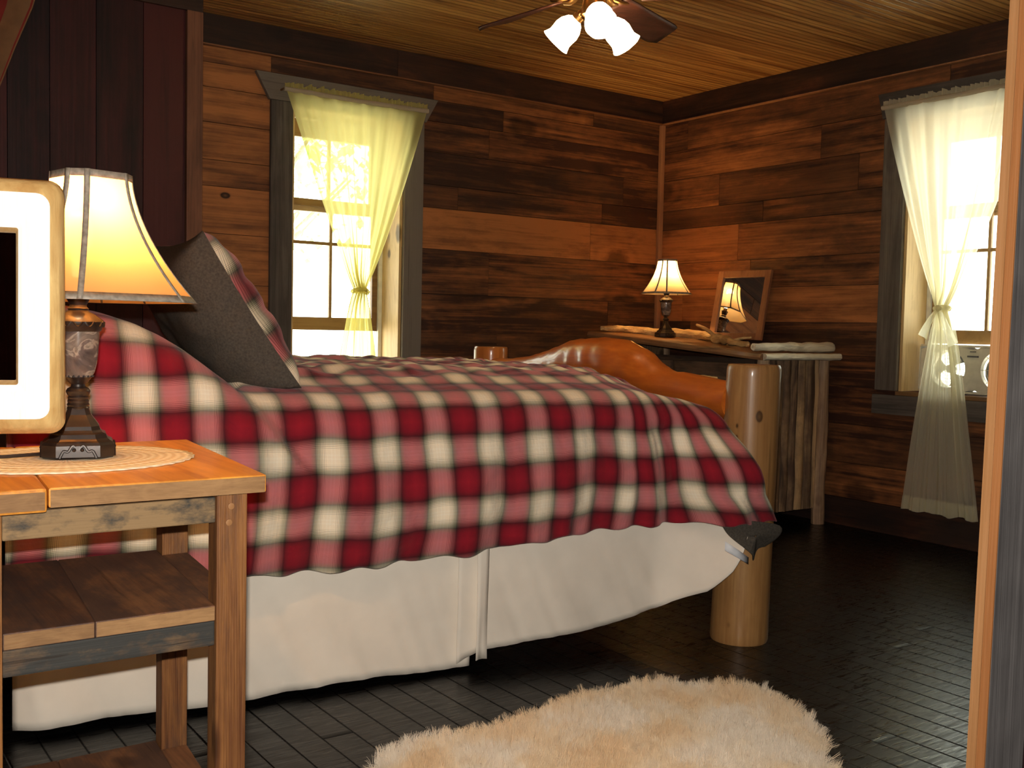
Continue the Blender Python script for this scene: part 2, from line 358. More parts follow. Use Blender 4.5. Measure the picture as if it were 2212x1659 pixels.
M['mirrorframe'] = wood('mirror_frame_wood', (.42, .19, .08, 1), (.24, .10, .045, 1), 'Z', rough=.5, cross=16, knots=.1)
M['blade'] = wood('fan_blade_wood', (.10, .03, .018, 1), (.035, .012, .008, 1), 'X', rough=.5, cross=14, knots=0, tone=False)
M['plaid'] = plaid_mat()
M['char'] = plain('charcoal_cotton', (.078, .068, .056, 1), .9, nscale=160, noise_amt=.25, spec=.1)
M['skirt'] = plain('cream_cotton_skirt', (.88, .80, .69, 1), .9, nscale=9, noise_amt=.04, spec=.1)
M['matt'] = plain('mattress_ticking', (.7, .68, .62, 1), .9)
M['doily'] = None
M['bronze'] = plain('dark_bronze_resin', (.024, .015, .012, 1), .36, metal=.25, noise_amt=.4, nscale=40, spec=.7, coat=.25)
M['brass'] = plain('antique_brass', (.35, .18, .06, 1), .3, metal=.9)
M['cord'] = plain('black_lamp_cord', (.02, .012, .01, 1), .5)
M['shade'] = cloth_thin('lampshade_linen', (.84, .54, .24, 1), .02, .62)
M['shade2'] = cloth_thin('far_lampshade_linen', (.86, .66, .38, 1), .02, .62)
M['tape'] = plain('lampshade_silver_tape', (.30, .26, .21, 1), .5, noise_amt=.3, nscale=90)
M['sheer'] = cloth_thin('sheer_curtain_voile', (.90, .84, .36, 1), .30, .62, weave=1)
M['sheerB'] = cloth_thin('sheer_curtain_voile_white', (.95, .92, .74, 1), .27, .68, weave=1)
M['sheer_head'] = cloth_thin('curtain_header_voile', (.62, .54, .40, 1), .05, .35)
M['glass'] = glass_pane()
M['mirror'] = plain('mirror_glass', (.85, .85, .85, 1), .015, metal=1., noise_amt=0)
M['bulb'] = emis('lit_bulb_glass', (1., .82, .5, 1), 14.)
M['fanglass'] = emis('lit_fan_shade_glass', (1., .74, .40, 1), 22.)
M['fanbox'] = plain('window_fan_plastic', (.62, .58, .48, 1), .5)
M['fandark'] = plain('window_fan_grille', (.12, .12, .12, 1), .5)
M['redcloth'] = plain('dark_red_drape', (.22, .018, .012, 1), .85, nscale=6, noise_amt=.3)
M['drapehem'] = plain('drape_tan_edge', (.24, .12, .05, 1), .85)
M['tag'] = plain('white_care_label', (.8, .83, .88, 1), .6)
M['marble'] = None
M['metaltrack'] = plain('white_window_track', (.75, .74, .66, 1), .4)
# marble
m, nt, b = base_mat('grey_veined_marble'); L = nt.links
tc = N(nt, 'ShaderNodeTexCoord'); n = N(nt, 'ShaderNodeTexNoise'); n.inputs['Scale'].default_value = 14; n.inputs['Detail'].default_value = 7; n.inputs['Distortion'].default_value = 1.6
L.new(tc.outputs['Object'], n.inputs['Vector'])
r = ramp(nt, [(.3, (.05, .036, .033, 1)), (.46, (.13, .10, .09, 1)), (.5, (.32, .27, .22, 1)), (.54, (.15, .12, .10, 1)), (.7, (.24, .20, .17, 1))]); L.new(n.outputs['Fac'], r.inputs[0])
L.new(r.outputs[0], b.inputs['Base Color']); b.inputs['Roughness'].default_value = .15; b.inputs['Coat Weight'].default_value = .5
M['marble'] = m
# ceiling beadboard, boards run along x
m, nt, b = base_mat('ceiling_beadboard'); L = nt.links
tc = N(nt, 'ShaderNodeTexCoord'); sp = N(nt, 'ShaderNodeSeparateXYZ'); L.new(tc.outputs['Object'], sp.inputs[0])
yy = mth(nt, 'DIVIDE', sp.outputs[1], .04); fr = mth(nt, 'FRACT', yy); fl = mth(nt, 'FLOOR', mth(nt, 'DIVIDE', sp.outputs[1], .08))
grv = ramp(nt, [(0., (0, 0, 0, 1)), (.10, (.6, .6, .6, 1)), (.2, (1, 1, 1, 1)), (.85, (1, 1, 1, 1)), (1., (0, 0, 0, 1))]); L.new(fr, grv.inputs[0])
cmb = N(nt, 'ShaderNodeCombineXYZ'); L.new(mth(nt, 'MULTIPLY', sp.outputs[0], .9), cmb.inputs[0]); L.new(mth(nt, 'MULTIPLY', sp.outputs[1], 26.), cmb.inputs[1]); L.new(mth(nt, 'MULTIPLY', fl, 3.7), cmb.inputs[2])
n1 = N(nt, 'ShaderNodeTexNoise'); n1.inputs['Scale'].default_value = 1.; n1.inputs['Detail'].default_value = 7; n1.inputs['Distortion'].default_value = .5; L.new(cmb.outputs[0], n1.inputs['Vector'])
r = ramp(nt, [(.36, (.30, .12, .028, 1)), (.64, (.74, .40, .12, 1))]); L.new(n1.outputs['Fac'], r.inputs[0])
v = N(nt, 'ShaderNodeTexVoronoi'); mk = N(nt, 'ShaderNodeMapping'); mk.inputs['Scale'].default_value = (2.2, 6, 1); L.new(tc.outputs['Object'], mk.inputs[0]); L.new(mk.outputs[0], v.inputs['Vector']); v.inputs['Scale'].default_value = 1.
rk = ramp(nt, [(.05, (1, 1, 1, 1)), (.12, (0, 0, 0, 1))]); L.new(v.outputs['Distance'], rk.inputs[0])
c = mixc(nt, mth(nt, 'MULTIPLY', rk.outputs[0], .6), r.outputs[0], (.08, .03, .012, 1))
c = mixc(nt, mth(nt, 'MULTIPLY', mth(nt, 'SUBTRACT', 1., grv.outputs[0]), .6), c, (.06, .022, .008, 1))
L.new(c, b.inputs['Base Color']); b.inputs['Roughness'].default_value = .33; b.inputs['Coat Weight'].default_value = .3; b.inputs['Coat Roughness'].default_value = .25
bp = N(nt, 'ShaderNodeBump'); bp.inputs['Strength'].default_value = .8; bp.inputs['Distance'].default_value = .004; L.new(grv.outputs[0], bp.inputs['Height']); L.new(bp.outputs[0], b.inputs['Normal'])
M['ceil'] = m
# floor, boards along y
m, nt, b = base_mat('dark_stained_floor_boards'); L = nt.links
tc = N(nt, 'ShaderNodeTexCoord'); sp = N(nt, 'ShaderNodeSeparateXYZ'); L.new(tc.outputs['Object'], sp.inputs[0])
q = mth(nt, 'DIVIDE', sp.outputs[0], .088); fr = mth(nt, 'FRACT', q); fl = mth(nt, 'FLOOR', q)
wn = N(nt, 'ShaderNodeTexWhiteNoise', noise_dimensions='1D'); L.new(fl, wn.inputs['W'])
ey = mth(nt, 'FRACT', mth(nt, 'ADD', mth(nt, 'DIVIDE', sp.outputs[1], 6.), mth(nt, 'MULTIPLY', wn.outputs[0], 7.)))
grv = ramp(nt, [(0., (0, 0, 0, 1)), (.04, (1, 1, 1, 1)), (.96, (1, 1, 1, 1)), (1., (0, 0, 0, 1))]); L.new(fr, grv.inputs[0])
grv2 = ramp(nt, [(0., (0, 0, 0, 1)), (.002, (1, 1, 1, 1)), (1., (1, 1, 1, 1))]); L.new(ey, grv2.inputs[0])
cmb = N(nt, 'ShaderNodeCombineXYZ'); L.new(mth(nt, 'ADD', mth(nt, 'MULTIPLY', sp.outputs[0], 9.), mth(nt, 'MULTIPLY', sp.outputs[1], 5.)), cmb.inputs[0]); L.new(mth(nt, 'MULTIPLY', sp.outputs[1], 95.), cmb.inputs[1]); L.new(fl, cmb.inputs[2])
n1 = N(nt, 'ShaderNodeTexNoise'); n1.inputs['Scale'].default_value = 1.; n1.inputs['Detail'].default_value = 3; n1.inputs['Distortion'].default_value = 1.2; L.new(cmb.outputs[0], n1.inputs['Vector'])
n2 = N(nt, 'ShaderNodeTexNoise'); n2.inputs['Scale'].default_value = 2.4; n2.inputs['Detail'].default_value = 5; L.new(tc.outputs['Object'], n2.inputs['Vector'])
g = mth(nt, 'MULTIPLY', grv.outputs[0], grv2.outputs[0])
r = ramp(nt, [(.35, (.0012, .0012, .0016, 1)), (.62, (.003, .003, .0032, 1)), (.7, (.008, .0075, .007, 1))]); L.new(n1.outputs['Fac'], r.inputs[0])
c = mixc(nt, mth(nt, 'SUBTRACT', 1., g), r.outputs[0], (.001, .001, .001, 1))
L.new(c, b.inputs['Base Color'])
rr = ramp(nt, [(.35, (.24, .24, .24, 1)), (.65, (.42, .42, .42, 1))]); L.new(n1.outputs['Fac'], rr.inputs[0]); L.new(rr.outputs[0], b.inputs['Roughness'])
L.new(mth(nt, 'MULTIPLY', g, .34), b.inputs['Specular IOR Level'])
hh = mth(nt, 'ADD', mth(nt, 'MULTIPLY', n1.outputs['Fac'], .22), g)
bp = N(nt, 'ShaderNodeBump'); bp.inputs['Strength'].default_value = .5; bp.inputs['Distance'].default_value = .004; L.new(hh, bp.inputs['Height']); L.new(bp.outputs[0], b.inputs['Normal'])
M['floor'] = m
# doily: radial knit
m, nt, b = base_mat('crocheted_cotton'); L = nt.links
uv = N(nt, 'ShaderNodeUVMap'); sp = N(nt, 'ShaderNodeSeparateXYZ'); L.new(uv.outputs[0], sp.inputs[0])
s1 = mth(nt, 'SINE', mth(nt, 'MULTIPLY', sp.outputs[1], 6.2832*15)); s2 = mth(nt, 'SINE', mth(nt, 'MULTIPLY', sp.outputs[0], 6.2832*64))
h = mth(nt, 'MULTIPLY', mth(nt, 'ADD', s1, mth(nt, 'MULTIPLY', s2, .7)), .3)
r = ramp(nt, [(0., (.74, .62, .42, 1)), (.5, (.93, .87, .70, 1))]); L.new(mth(nt, 'ADD', h, .35), r.inputs[0]); L.new(r.outputs[0], b.inputs['Base Color']); b.inputs['Roughness'].default_value = .9
bp = N(nt, 'ShaderNodeBump'); bp.inputs['Strength'].default_value = .8; bp.inputs['Distance'].default_value = .003; L.new(h, bp.inputs['Height']); L.new(bp.outputs[0], b.inputs['Normal'])
M['doily'] = m

# ------------------------------------------------------------------ camera
CX = Vector((.8181, -.5745, .0209)); RM = ((0.818, 0.013, -0.575), (-0.574, 0.055, -0.817), (0.021, 0.998, 0.052))
H = 1.08
def camera():
    VA = Vector((4300-1106, -(780-829.5))); VB = Vector((-472-1106, -(678-829.5)))
    f = math.sqrt(-(VA.dot(VB)))
    X = Vector((VA.x, VA.y, -f)).normalized(); Y = Vector((VB.x, VB.y, -f)).normalized()
    Z = X.cross(Y).normalized(); X = Y.cross(Z)
    rot = Matrix((X, Y, Z)).to_4x4()
    c = bpy.data.cameras.new('camera'); o = bpy.data.objects.new('camera', c); COL.objects.link(o)
    o.matrix_world = Matrix.Translation((0, 0, H)) @ rot
    c.sensor_width = 36.; c.sensor_fit = 'HORIZONTAL'; c.lens = f*36/2212; c.clip_start = .02; c.clip_end = 200
    scene.camera = o
    return rot
rot = camera()

# ------------------------------------------------------------------ room shell
YA, XB, ZC = 5.341, 4.981, 2.66
def plank_wall(name, axis, bands, a0, a1, hole, face, depth, mat, tonef):
    """axis 'x': wall plane y=face, planks along x, room side is -y; axis 'y': plane x=face"""
    bm = new()
    def slab(u0, u1, z0, z1, d0, d1, pr, bev=.0):
        if u1-u0 < .004 or z1-z0 < .004: return
        if axis == 'x': add_box(bm, (u0, face+d0, z0), (u1, face+d1, z1), bev, pr)
        else: add_box(bm, (face+d0, u0, z0), (face+d1, u1, z1), bev, pr)
    h0, h1, hz0, hz1 = hole
    for z0, z1 in zip(bands, bands[1:]):
        u = a0
        while u < a1-.01:
            ln = R.uniform(1.0, 2.8); e = min(a1, u+ln)
            if a1-e < .3: e = a1
            if axis == 'x' and u < 2.14 and e > 2.15: e = 2.15
            pr = tonef((u+e)/2, (z0+z1)/2)
            g = .0015; j = R.uniform(0, .004)
            segs = [(u+g, e-g)]
            if z1 > hz0 and z0 < hz1:
                segs = [(max(u+g, -99), min(e-g, h0)), (max(u+g, h1), e-g)]
                if z0 < hz0: slab(max(u, h0), min(e, h1), z0+g, hz0, -.0+j, .02, pr)
                if z1 > hz1: slab(max(u, h0), min(e, h1), hz1, z1-g, -.0+j, .02, pr)
            for s0, s1 in segs: slab(s0, s1, z0+g, z1-g, j, .02, pr, .0)
            u = e
    pr = (.2, .3, .9)
    slab(a0-.3, h0, 0, ZC+.1, .021, depth, pr); slab(h1, a1+.0, 0, ZC+.1, .021, depth, pr)
    slab(h0, h1, 0, hz0, .021, depth, pr); slab(h0, h1, hz1, ZC+.1, .021, depth, pr)
    return tag(obj(name, bm, mat, smooth=False), kind='structure')
def toneA(x, z):
    d = R.random()
    if z > 2.11: t = .30 if x > 2.3 else .55
    elif z > 1.79: t = .28 if x > 2.6 else .75
    elif z > 1.54: t = .80
    elif z > 1.28: t = .35
    else: t = .30
    if x < 2.2: t = R.choice((.6, .72, .8))
    return (t+R.uniform(-.10, .10), d, R.random()*(.9 if t < .5 else .35))
def toneB(y, z):
    d = R.random()
    if 1.1 < z < 1.8 and y > 3.5: t = .75 if y > 4.0 else .6
    elif z < 1.1: t = .25
    else: t = .38
    return (t+R.uniform(-.10, .10), d, R.random()*(.9 if t < .5 else .35))
WA = (2.267, 2.955, .79, 2.274); WB = (2.70, 3.416, .79, 2.274)
bandsA = [0, .19, .40, .60, .82, 1.05, 1.283, 1.547, 1.79, 1.925, 2.115, 2.294, 2.419, 2.66]
bandsB = [0, .157, .36, .58, .80, .97, 1.16, 1.373, 1.549, 1.781, 1.91, 2.115, 2.31, 2.66]
plank_wall('wall_back', 'x', bandsA, 1.55, XB, WA, YA, .30, M['wallA'], toneA)
plank_wall('wall_right', 'y', bandsB, .60, YA+.3, WB, XB, .30, M['wallB'], toneB)
# closet wall of vertical boards left of the window
CY = 4.85
bm = new()
x = -1.7
while x < 1.537:
    e = min(1.537, x+R.uniform(.16, .24))
    if 1.537-e < .06: e = 1.537
    add_box(bm, (x+.0015, CY, 0), (e-.0015, CY+.03, ZC), 0, (R.uniform(.2, .9), R.random(), R.random())); x = e
add_box(bm, (-1.7, CY+.031, 0), (1.585, YA+.3, ZC+.1), 0, (.5, .5, .5))
tag(obj('wall_left', bm, M['closet'], smooth=False), kind='structure')
bm = new(); add_box(bm, (1.538, CY-.022, 0), (1.612, CY+.03, ZC-.15), .003, (.75, .3, .8)); add_box(bm, (1.588, CY+.031, 0), (1.608, YA-.001, ZC), 0)
tag(obj('trim_1', bm, M['trimZ'], smooth=False), kind='structure')
# rear and side walls behind the camera (dark boards)
bm = new()
for lo, hi in (((-1.8, -1.6, 0), (-1.7, CY, ZC+.1)), ((-1.8, -1.7, 0), (2.6, -1.6, ZC+.1)), ((2.6, -1.7, 0), (2.7, .87, ZC+.1))): add_box(bm, lo, hi)
tag(obj('wall_rear', bm, M['closet'], smooth=False), kind='structure')
bm = new()
add_box(bm, (1.66, .872, 0), (XB, .892, ZC+.05), 0, (.3, .3, .3)); add_box(bm, (2.7, .4, 0), (XB+.3, .6, ZC+.1), 0, (.3, .3, .3))
tag(obj('wall_front', bm, M['closet'], smooth=False), kind='structure')
bm = new(); add_box(bm, (-1.8, -1.7, ZC), (XB+.3, YA+.3, ZC+.1)); tag(obj('ceiling', bm, M['ceil'], smooth=False), kind='structure')
bm = new(); add_box(bm, (-1.8, -1.7, -.1), (XB+.3, YA+.3, 0)); tag(obj('floor', bm, M['floor'], smooth=False), kind='structure')
# crown boards
bm = new()
for a, bb in ((1.612, 2.9), (2.902, XB-.02)): add_box(bm, (a, YA-.02, 2.508), (bb, YA-.0005, ZC), .002, (R.uniform(.3, .6), R.random(), .8))
tag(obj('trim_2', bm, M['crownX'], smooth=False), kind='structure')
bm = new()
for a, bb in ((.9, 2.6), (2.602, YA-.0005)): add_box(bm, (XB-.02, a, 2.508), (XB-.0005, bb, ZC), .002, (R.uniform(.3, .6), R.random(), .8))
tag(obj('trim_3', bm, M['crownY'], smooth=False), kind='structure')
bm = new(); add_box(bm, (-1.69, CY-.02, 2.51), (1.612, CY-.0005, ZC), .002, (.5, .2, .8)); tag(obj('trim_4', bm, M['crownX'], smooth=False), kind='structure')
bm = new(); add_box(bm, (XB-.034, YA-.034, .16), (XB-.001, YA-.001, 2.499), .006, (.8, .4, .1)); tag(obj('trim_5', bm, wood('corner_strip_wood', (.42, .20, .09, 1), (.28, .12, .055, 1), 'Z', knots=0, crack=0), smooth=False), kind='structure')
bm = new(); add_box(bm, (XB-.022, .9, 0), (XB-.0005, YA-.001, .157), .003, (.4, .4, .8)); tag(obj('baseboard_right', bm, M['crownY'], smooth=False), kind='structure')
bm = new(); add_box(bm, (1.612, YA-.022, 0), (XB-.023, YA-.0005, .157), .003, (.4, .4, .8)); tag(obj('baseboard_back', bm, M['crownX'], smooth=False), kind='structure')

strip = wood('lit_edge_strip_wood', (.36, .17, .075, 1), (.20, .085, .035, 1), 'X', knots=0, crack=0)  # added strips, paler wood colour paints the lit lower edge of the crown boards
bm = new(); add_box(bm, (1.612, YA-.030, 2.4995), (XB-.021, YA-.0005, 2.5075), .002); tag(obj('trim_lit_edge_back', bm, strip, smooth=False), kind='structure')
bm = new(); add_box(bm, (XB-.030, .9, 2.4995), (XB-.0005, YA-.031, 2.5075), .002); tag(obj('trim_lit_edge_right', bm, strip, smooth=False), kind='structure')

# grey board with fresh-cut edge, standing at the opening on the right
bm = new()
def xe(z): return 1.518+(z-.4)*.022
z0, z1 = 0., ZC
add_hexa(bm, [(xe(z0)+.004, .863, z0), (xe(z0)+.114, .863, z0), (xe(z0)+.114, .892, z0), (xe(z0)+.004, .892, z0), (xe(z1)+.004, .863, z1), (xe(z1)+.114, .863, z1), (xe(z1)+.114, .892, z1), (xe(z1)+.004, .892, z1)], .0, (.5, .2, .2))
dpost = obj('trim_6', bm, M['postgray'], smooth=False); tag(dpost, kind='structure')
for (ya, yb, mt, dx) in ((.8635, .8772, 'fresh2', .0012), (.8775, .8925, 'fresh', 0.)):
    bm = new(); add_hexa(bm, [(xe(z0)+dx, ya, z0), (xe(z0)+.0045, ya, z0), (xe(z0)+.0045, yb, z0), (xe(z0)+dx, yb, z0), (xe(z1)+dx, ya, z1), (xe(z1)+.0045, ya, z1), (xe(z1)+.0045, yb, z1), (xe(z1)+dx, yb, z1)])
    o = obj('fresh_cut_edge', bm, M[mt], dpost, smooth=False, label='orange fresh-cut pine edge'); o['kind'] = 'structure'

# ------------------------------------------------------------------ windows
def build_window(idx, T, gx, gz, hdr_over, apron=True):
    """T(u,d,z) -> world; u along wall 0..W with increasing = image right, d = depth into the wall (negative = room side)"""
    W = .688 if idx == 1 else .716
    name = 'window_%d' % idx
    root = thing(name, None, None, T(W/2, 0, .79), 0, kind='structure')
    def box(bm, u0, u1, d0, d1, z0, z1, bev=0., pr=None):
        add_hexa(bm, [T(u0, d0, z0), T(u1, d0, z0), T(u1, d1, z0), T(u0, d1, z0), T(u0, d0, z1), T(u1, d0, z1), T(u1, d1, z1), T(u0, d1, z1)], bev, pr)
    def part(nm, bm, mt, par=None, sm_=False, label=None):
        o = obj(nm, bm, mt, par or root, smooth=sm_, label=label); o['kind'] = 'structure'; return o
    cw = .125 if idx == 1 else .135
    bm = new(); box(bm, -cw, 0.0, -.024, -.0005, .79, 2.274, .003); part('casing', bm, M[gz])
    bm = new(); box(bm, W, W+cw, -.024, -.0005, .79, 2.274, .003); part('casing', bm, M[gz])
    bm = new(); e = hdr_over
    add_hexa(bm, [T(-cw-.01, -.03, 2.2745), T(W+cw+.01, -.03, 2.2745), T(W+cw+.01, -.0005, 2.2745), T(-cw-.01, -.0005, 2.2745),
                  T(-cw-e, -.03, 2.412), T(W+cw+e, -.03, 2.412), T(W+cw+e, -.0005, 2.412), T(-cw-e, -.0005, 2.412)], .003)
    part('head_casing', bm, M[gx])
    bm = new(); box(bm, -cw-.01, W+cw+.01, -.03, -.0005, .66, .766, .003); part('apron', bm, M[gx])
    bm = new(); box(bm, -.002, W+.002, -.026, .30, .767, .789, .003); part('sill', bm, M['sash'])
    bm = new(); box(bm, .001, .018, .0, .30, .79, 2.272, .0, (.8, .3, .2)); part('jamb', bm, M['jamb'])
    bm = new(); box(bm, W-.018, W-.001, .0, .30, .79, 2.272, .0, (.8, .7, .2)); part('jamb', bm, M['jamb'])
    bm = new(); box(bm, .018, W-.018, .0, .30, 2.256, 2.272, .0, (.9, .7, .1)); part('head_jamb', bm, M['jamb'])
    # narrow grooved tracks beside the sashes
    for u0, u1 in ((.019, .042), (W-.042, W-.019)):
        bm = new(); box(bm, u0, u1, .245, .295, .79, 2.255)
        for k in range(4): box(bm, u0-.000, u1, .20+k*.011, .206+k*.011, .79, 2.255)
        part('sash_track', bm, M['metaltrack'])
    # upper sash (outer) and raised lower sash
    def sash(nm, d0, zb, zt, rb, rt, muntz):
        s = None
        u0, u1 = .043, W-.043
        bm = new(); box(bm, u0, u0+.035, d0, d0+.03, zb, zt); box(bm, u1-.035, u1, d0, d0+.03, zb, zt)
        box(bm, u0+.035, u1-.035, d0, d0+.03, zb, zb+rb); box(bm, u0+.035, u1-.035, d0, d0+.03, zt-rt, zt)
        s = part(nm, bm, M['sash'])
        bm = new(); uc = (u0+u1)/2
        box(bm, uc-.008, uc+.008, d0+.006, d0+.024, zb+rb, zt-rt)
        for mz in muntz:
            box(bm, u0+.035, uc-.008, d0+.006, d0+.024, mz-.009, mz+.009); box(bm, uc+.008, u1-.035, d0+.006, d0+.024, mz-.009, mz+.009)
        part('muntin', bm, M['sash'], s)
        bm = new(); box(bm, u0+.03, u1-.03, d0+.013, d0+.016, zb+rb-.004, zt-rt+.004); part('pane', bm, M['glass'], s)
    sash('upper_sash', .25, 1.733, 2.25, .041, .10, [])
    sash('lower_sash', .215, 1.053, 1.80, .074, .04, [1.552])
    return root
build_window(1, lambda u, d, z: Vector((2.267+u, YA+d, z)), 'grayX', 'grayZ', .088)
build_window(2, lambda u, d, z: Vector((XB+d, 3.416-u, z)), 'grayY', 'grayZ', .045)

# ------------------------------------------------------------------ curtains
def curtain(name, label, T, uL, uR, zt, ztie, utie, zb, wb, mat, ubc, bow=False, seed=0):
    root = thing(name, label, 'curtain', T((uL+uR)/2, -.05, zt))
    n, rows_ = 150, 90
    def wid(z):
        if z > ztie:
            f = (z-ztie)/(zt-ztie)
            l = utie+(uL-utie)*f**(.84 if bow else .92); r = utie+(uR-utie)*f**.86
            return l-.028*(1-f), r+.028*(1-f)
        f = (ztie-z)/(ztie-zb); w = .03+(wb/2-.03)*min(1, f**.75)
        c = utie+(ubc-utie)*f
        return c-w, c+w
    rows, uvs = [], []
    for i in range(rows_+1):
        z = zt+(zb-zt)*i/rows_
        l, r = wid(z); row = []
        fs = abs(z-ztie)/(zt-ztie if z > ztie else max(.01, ztie-zb))
        for j in range(n+1):
            q = j/n; qq = q+.012*nz(q*9, seed, z*.4)
            u = l+(r-l)*qq
            amp = .006+.016*(1-min(1, fs))+(.004 if z < ztie else 0)
            ph = 2*PI*(9 if z > ztie else 5)*q+5*nz(q*5, seed+3, z*.12)
            d = -.055+amp*(.7*math.sin(ph)+.8*nz(q*17, seed+1, z*.15)+.35*nz(q*44, seed+2, z*.2))+.010*nz(q*6, z*1.5, seed)
            d += -.03*math.exp(-((z-ztie)/.06)**2)*math.sin(PI*q)
            zz = z-(.012*nz(q*7, seed, 1) if i > rows_-2 else 0)
            row.append(T(u, d, zz))
        rows.append(row)
    bm = new(); add_grid(bm, rows); panel = obj('sheer_panel', bm, mat, root)
    # hem band
    bm = new(); k = max(2, int(rows_*.045)); add_grid(bm, [[p+(T(0, -.003, 0)-T(0, 0, 0)) for p in r_] for r_ in rows[-k:]]); obj('hem', bm, mat, panel)
    # ruffled header
    rows = []
    for i in range(7):
        f = i/6; row = []
        for j in range(n+1):
            q = j/n; u = uL+(uR-uL)*q
            d = -.055+.010*math.sin(2*PI*34*q+nz(q*20, 0, seed)*3)*(.4+f)
            z = zt-.012+f*(.035+.014*nz(q*26, seed, 2)+.006*nz(q*90, seed, 5))
            row.append(T(u, d, z))
        rows.append(row)
    bm = new(); add_grid(bm, rows); obj('ruffled_header', bm, mat, root)
    bm = new(); add_tube(bm, [T(uL-.004+(uR-uL+.008)*k/20, -.055, zt-.012-.004*math.sin(PI*k/20)) for k in range(21)], .0135, 10, wob=.2)
    obj('rod_pocket', bm, M['sheer_head'], root)
    for e in (uL-.002, uR+.002):
        bm = new(); add_tube(bm, [T(e, -.055, zt-.012), T(e, -.01, zt-.012)], .006, 8); obj('rod_bracket', bm, M['brass'], root)
    # tie
    bm = new(); ring = []
    for k in range(25):
        a = 2*PI*k/24; ring.append(T(utie+.037*math.cos(a), -.06+.030*math.sin(a), ztie+.006*math.cos(a+1)))
    add_tube(bm, ring, .012, 8, wob=.4, caps=False)
    tie = obj('tie_band', bm, mat if not bow else M['sheerB'], root)
    if bow:
        for sgn, du, dz in ((-1, -.075, -.15), (1, .10, -.185)):
            rows = []
            for i in range(14):
                f = i/13; w = .012+.026*f
                c = (utie+du*f**.8, -.10-.012*math.sin(f*3), ztie+dz*f)
                rows.append([T(c[0]+w*(k/5-.5)*2*.7, c[1]+.006*math.sin(k*1.4+f*4), c[2]+.006*(k-2.5)*sgn*f) for k in range(6)])
            bm = new(); add_grid(bm, rows); obj('bow_tail', bm, M['sheerB'], tie)
        bm = new(); add_ball(bm, T(utie+.005, -.102, ztie), .017, 12); obj('knot', bm, M['sheerB'], tie)
    else:
        bm = new()
        for k in range(5):
            a = k*1.26; add_ball(bm, T(utie+.034+.009*math.cos(a), -.088, ztie-.008+.010*math.sin(a)), .009, 8)
        obj('knot', bm, mat, tie)
    return root
curtain('sheer_curtain', 'yellow sheer curtain gathered and tied at its middle, on the window behind the bed', lambda u, d, z: Vector((u, YA+d-.02, z)), 2.195, 3.068, 2.34, 1.28, 2.645, .50, .34, M['sheer'], 2.63, False, 1)
curtain('sheer_curtain', 'white sheer curtain tied with a bow, hanging almost to the floor at the right', lambda u, d, z: Vector((XB+d-.02, 3.528-u, z)), 0., .88, 2.335, 1.235, .405, .165, .44, M['sheerB'], .43, True, 5)

# window fan
fan = thing('window_fan', 'twin-blade beige window fan set in the open window at the right', 'fan', (XB+.13, 3.05, .79))
bm = new(); fx = XB+.12
# body plate with two round holes
def plate(bm, x0, x1, ya, yb, za, zb, cyl, r):
    l = pr_layer(bm); seg = 32
    for (c0, a, b_) in cyl:
        cy, cz = c0
        for xx in (x0, x1):
            inner = []; outer = []
            for k in range(seg):
                t = 2*PI*k/seg; inner.append(bm.verts.new((xx, cy+r*math.cos(t), cz+r*math.sin(t))))
                m_ = max(abs(math.cos(t))/((b_-a)/2), abs(math.sin(t))/((zb-za)/2))
                ccy = (a+b_)/2; outer.append(bm.verts.new((xx, ccy+math.cos(t)/m_, (za+zb)/2+math.sin(t)/m_)))
            for k in range(seg):
                f = bm.faces.new([inner[k], inner[(k+1) % seg], outer[(k+1) % seg], outer[k]]); f[l] = Vector((.5, .5, .5))
        rows = [[(xx, cy+r*math.cos(2*PI*k/seg), cz+r*math.sin(2*PI*k/seg)) for k in range(seg)] for xx in (x0, x1)]
        add_grid(bm, rows, closed_u=True)
    add_box(bm, (x0-.006, ya, zb), (x1+.006, yb, zb+.012), .004); add_box(bm, (x0-.006, ya, za-.012), (x1+.006, yb, za), .004)
    add_box(bm, (x0-.006, ya-.006, za), (x1+.006, ya, zb), .0); add_box(bm, (x0-.006, yb, za), (x1+.006, yb+.006, zb), .0)
F0, F1 = 2.755, 3.365; FM = 3.06
plate(bm, fx, fx+.07, F0, F1, .803, 1.036, [((2.915, .92), F0, FM), ((3.205, .92), FM, F1)], .102)
obj('housing', bm, M['fanbox'], fan)
for cy in (2.915, 3.205):
    bm = new()
    for k in range(1, 6):
        rr_ = .018*k
        add_tube(bm, [(fx+.002, cy+rr_*math.cos(2*PI*j/24), .92+rr_*math.sin(2*PI*j/24)) for j in range(25)], .0013, 5, caps=False)
    for k in range(8):
        a = PI*k/4; add_tube(bm, [(fx+.002, cy+.015*math.cos(a), .92+.015*math.sin(a)), (fx+.002, cy+.101*math.cos(a), .92+.101*math.sin(a))], .0013, 5)
    obj('grille', bm, M['fanbox'], fan)
    bm = new(); add_lathe(bm, (0, 0, 0), [(.022, 0), (.022, .03), (.015, .035)], 16)
    bm.transform(Matrix.Translation((fx+.02, cy, .92)) @ Matrix.Rotation(PI/2, 4, 'Y'))
    for k in range(3):
        rows = []
        for i in range(6):
            rr_ = .02+.075*i/5; row = []
            for j in range(5):
                a = 2*PI*k/3+(.35+.5*i/5)*(j/4-.5)*1.6; row.append((fx+.035+.02*(j/4-.5), cy+rr_*math.cos(a), .92+rr_*math.sin(a)))
            rows.append(row)
        add_grid(bm, rows)
    obj('blades', bm, M['fandark'], fan)
bm = new(); add_box(bm, (fx-.0075, 3.03, .985), (fx-.0001, 3.09, .994)); add_box(bm, (fx-.0075, 3.045, 1.012), (fx-.0001, 3.075, 1.017)); obj('control_slot', bm, M['fandark'], fan)
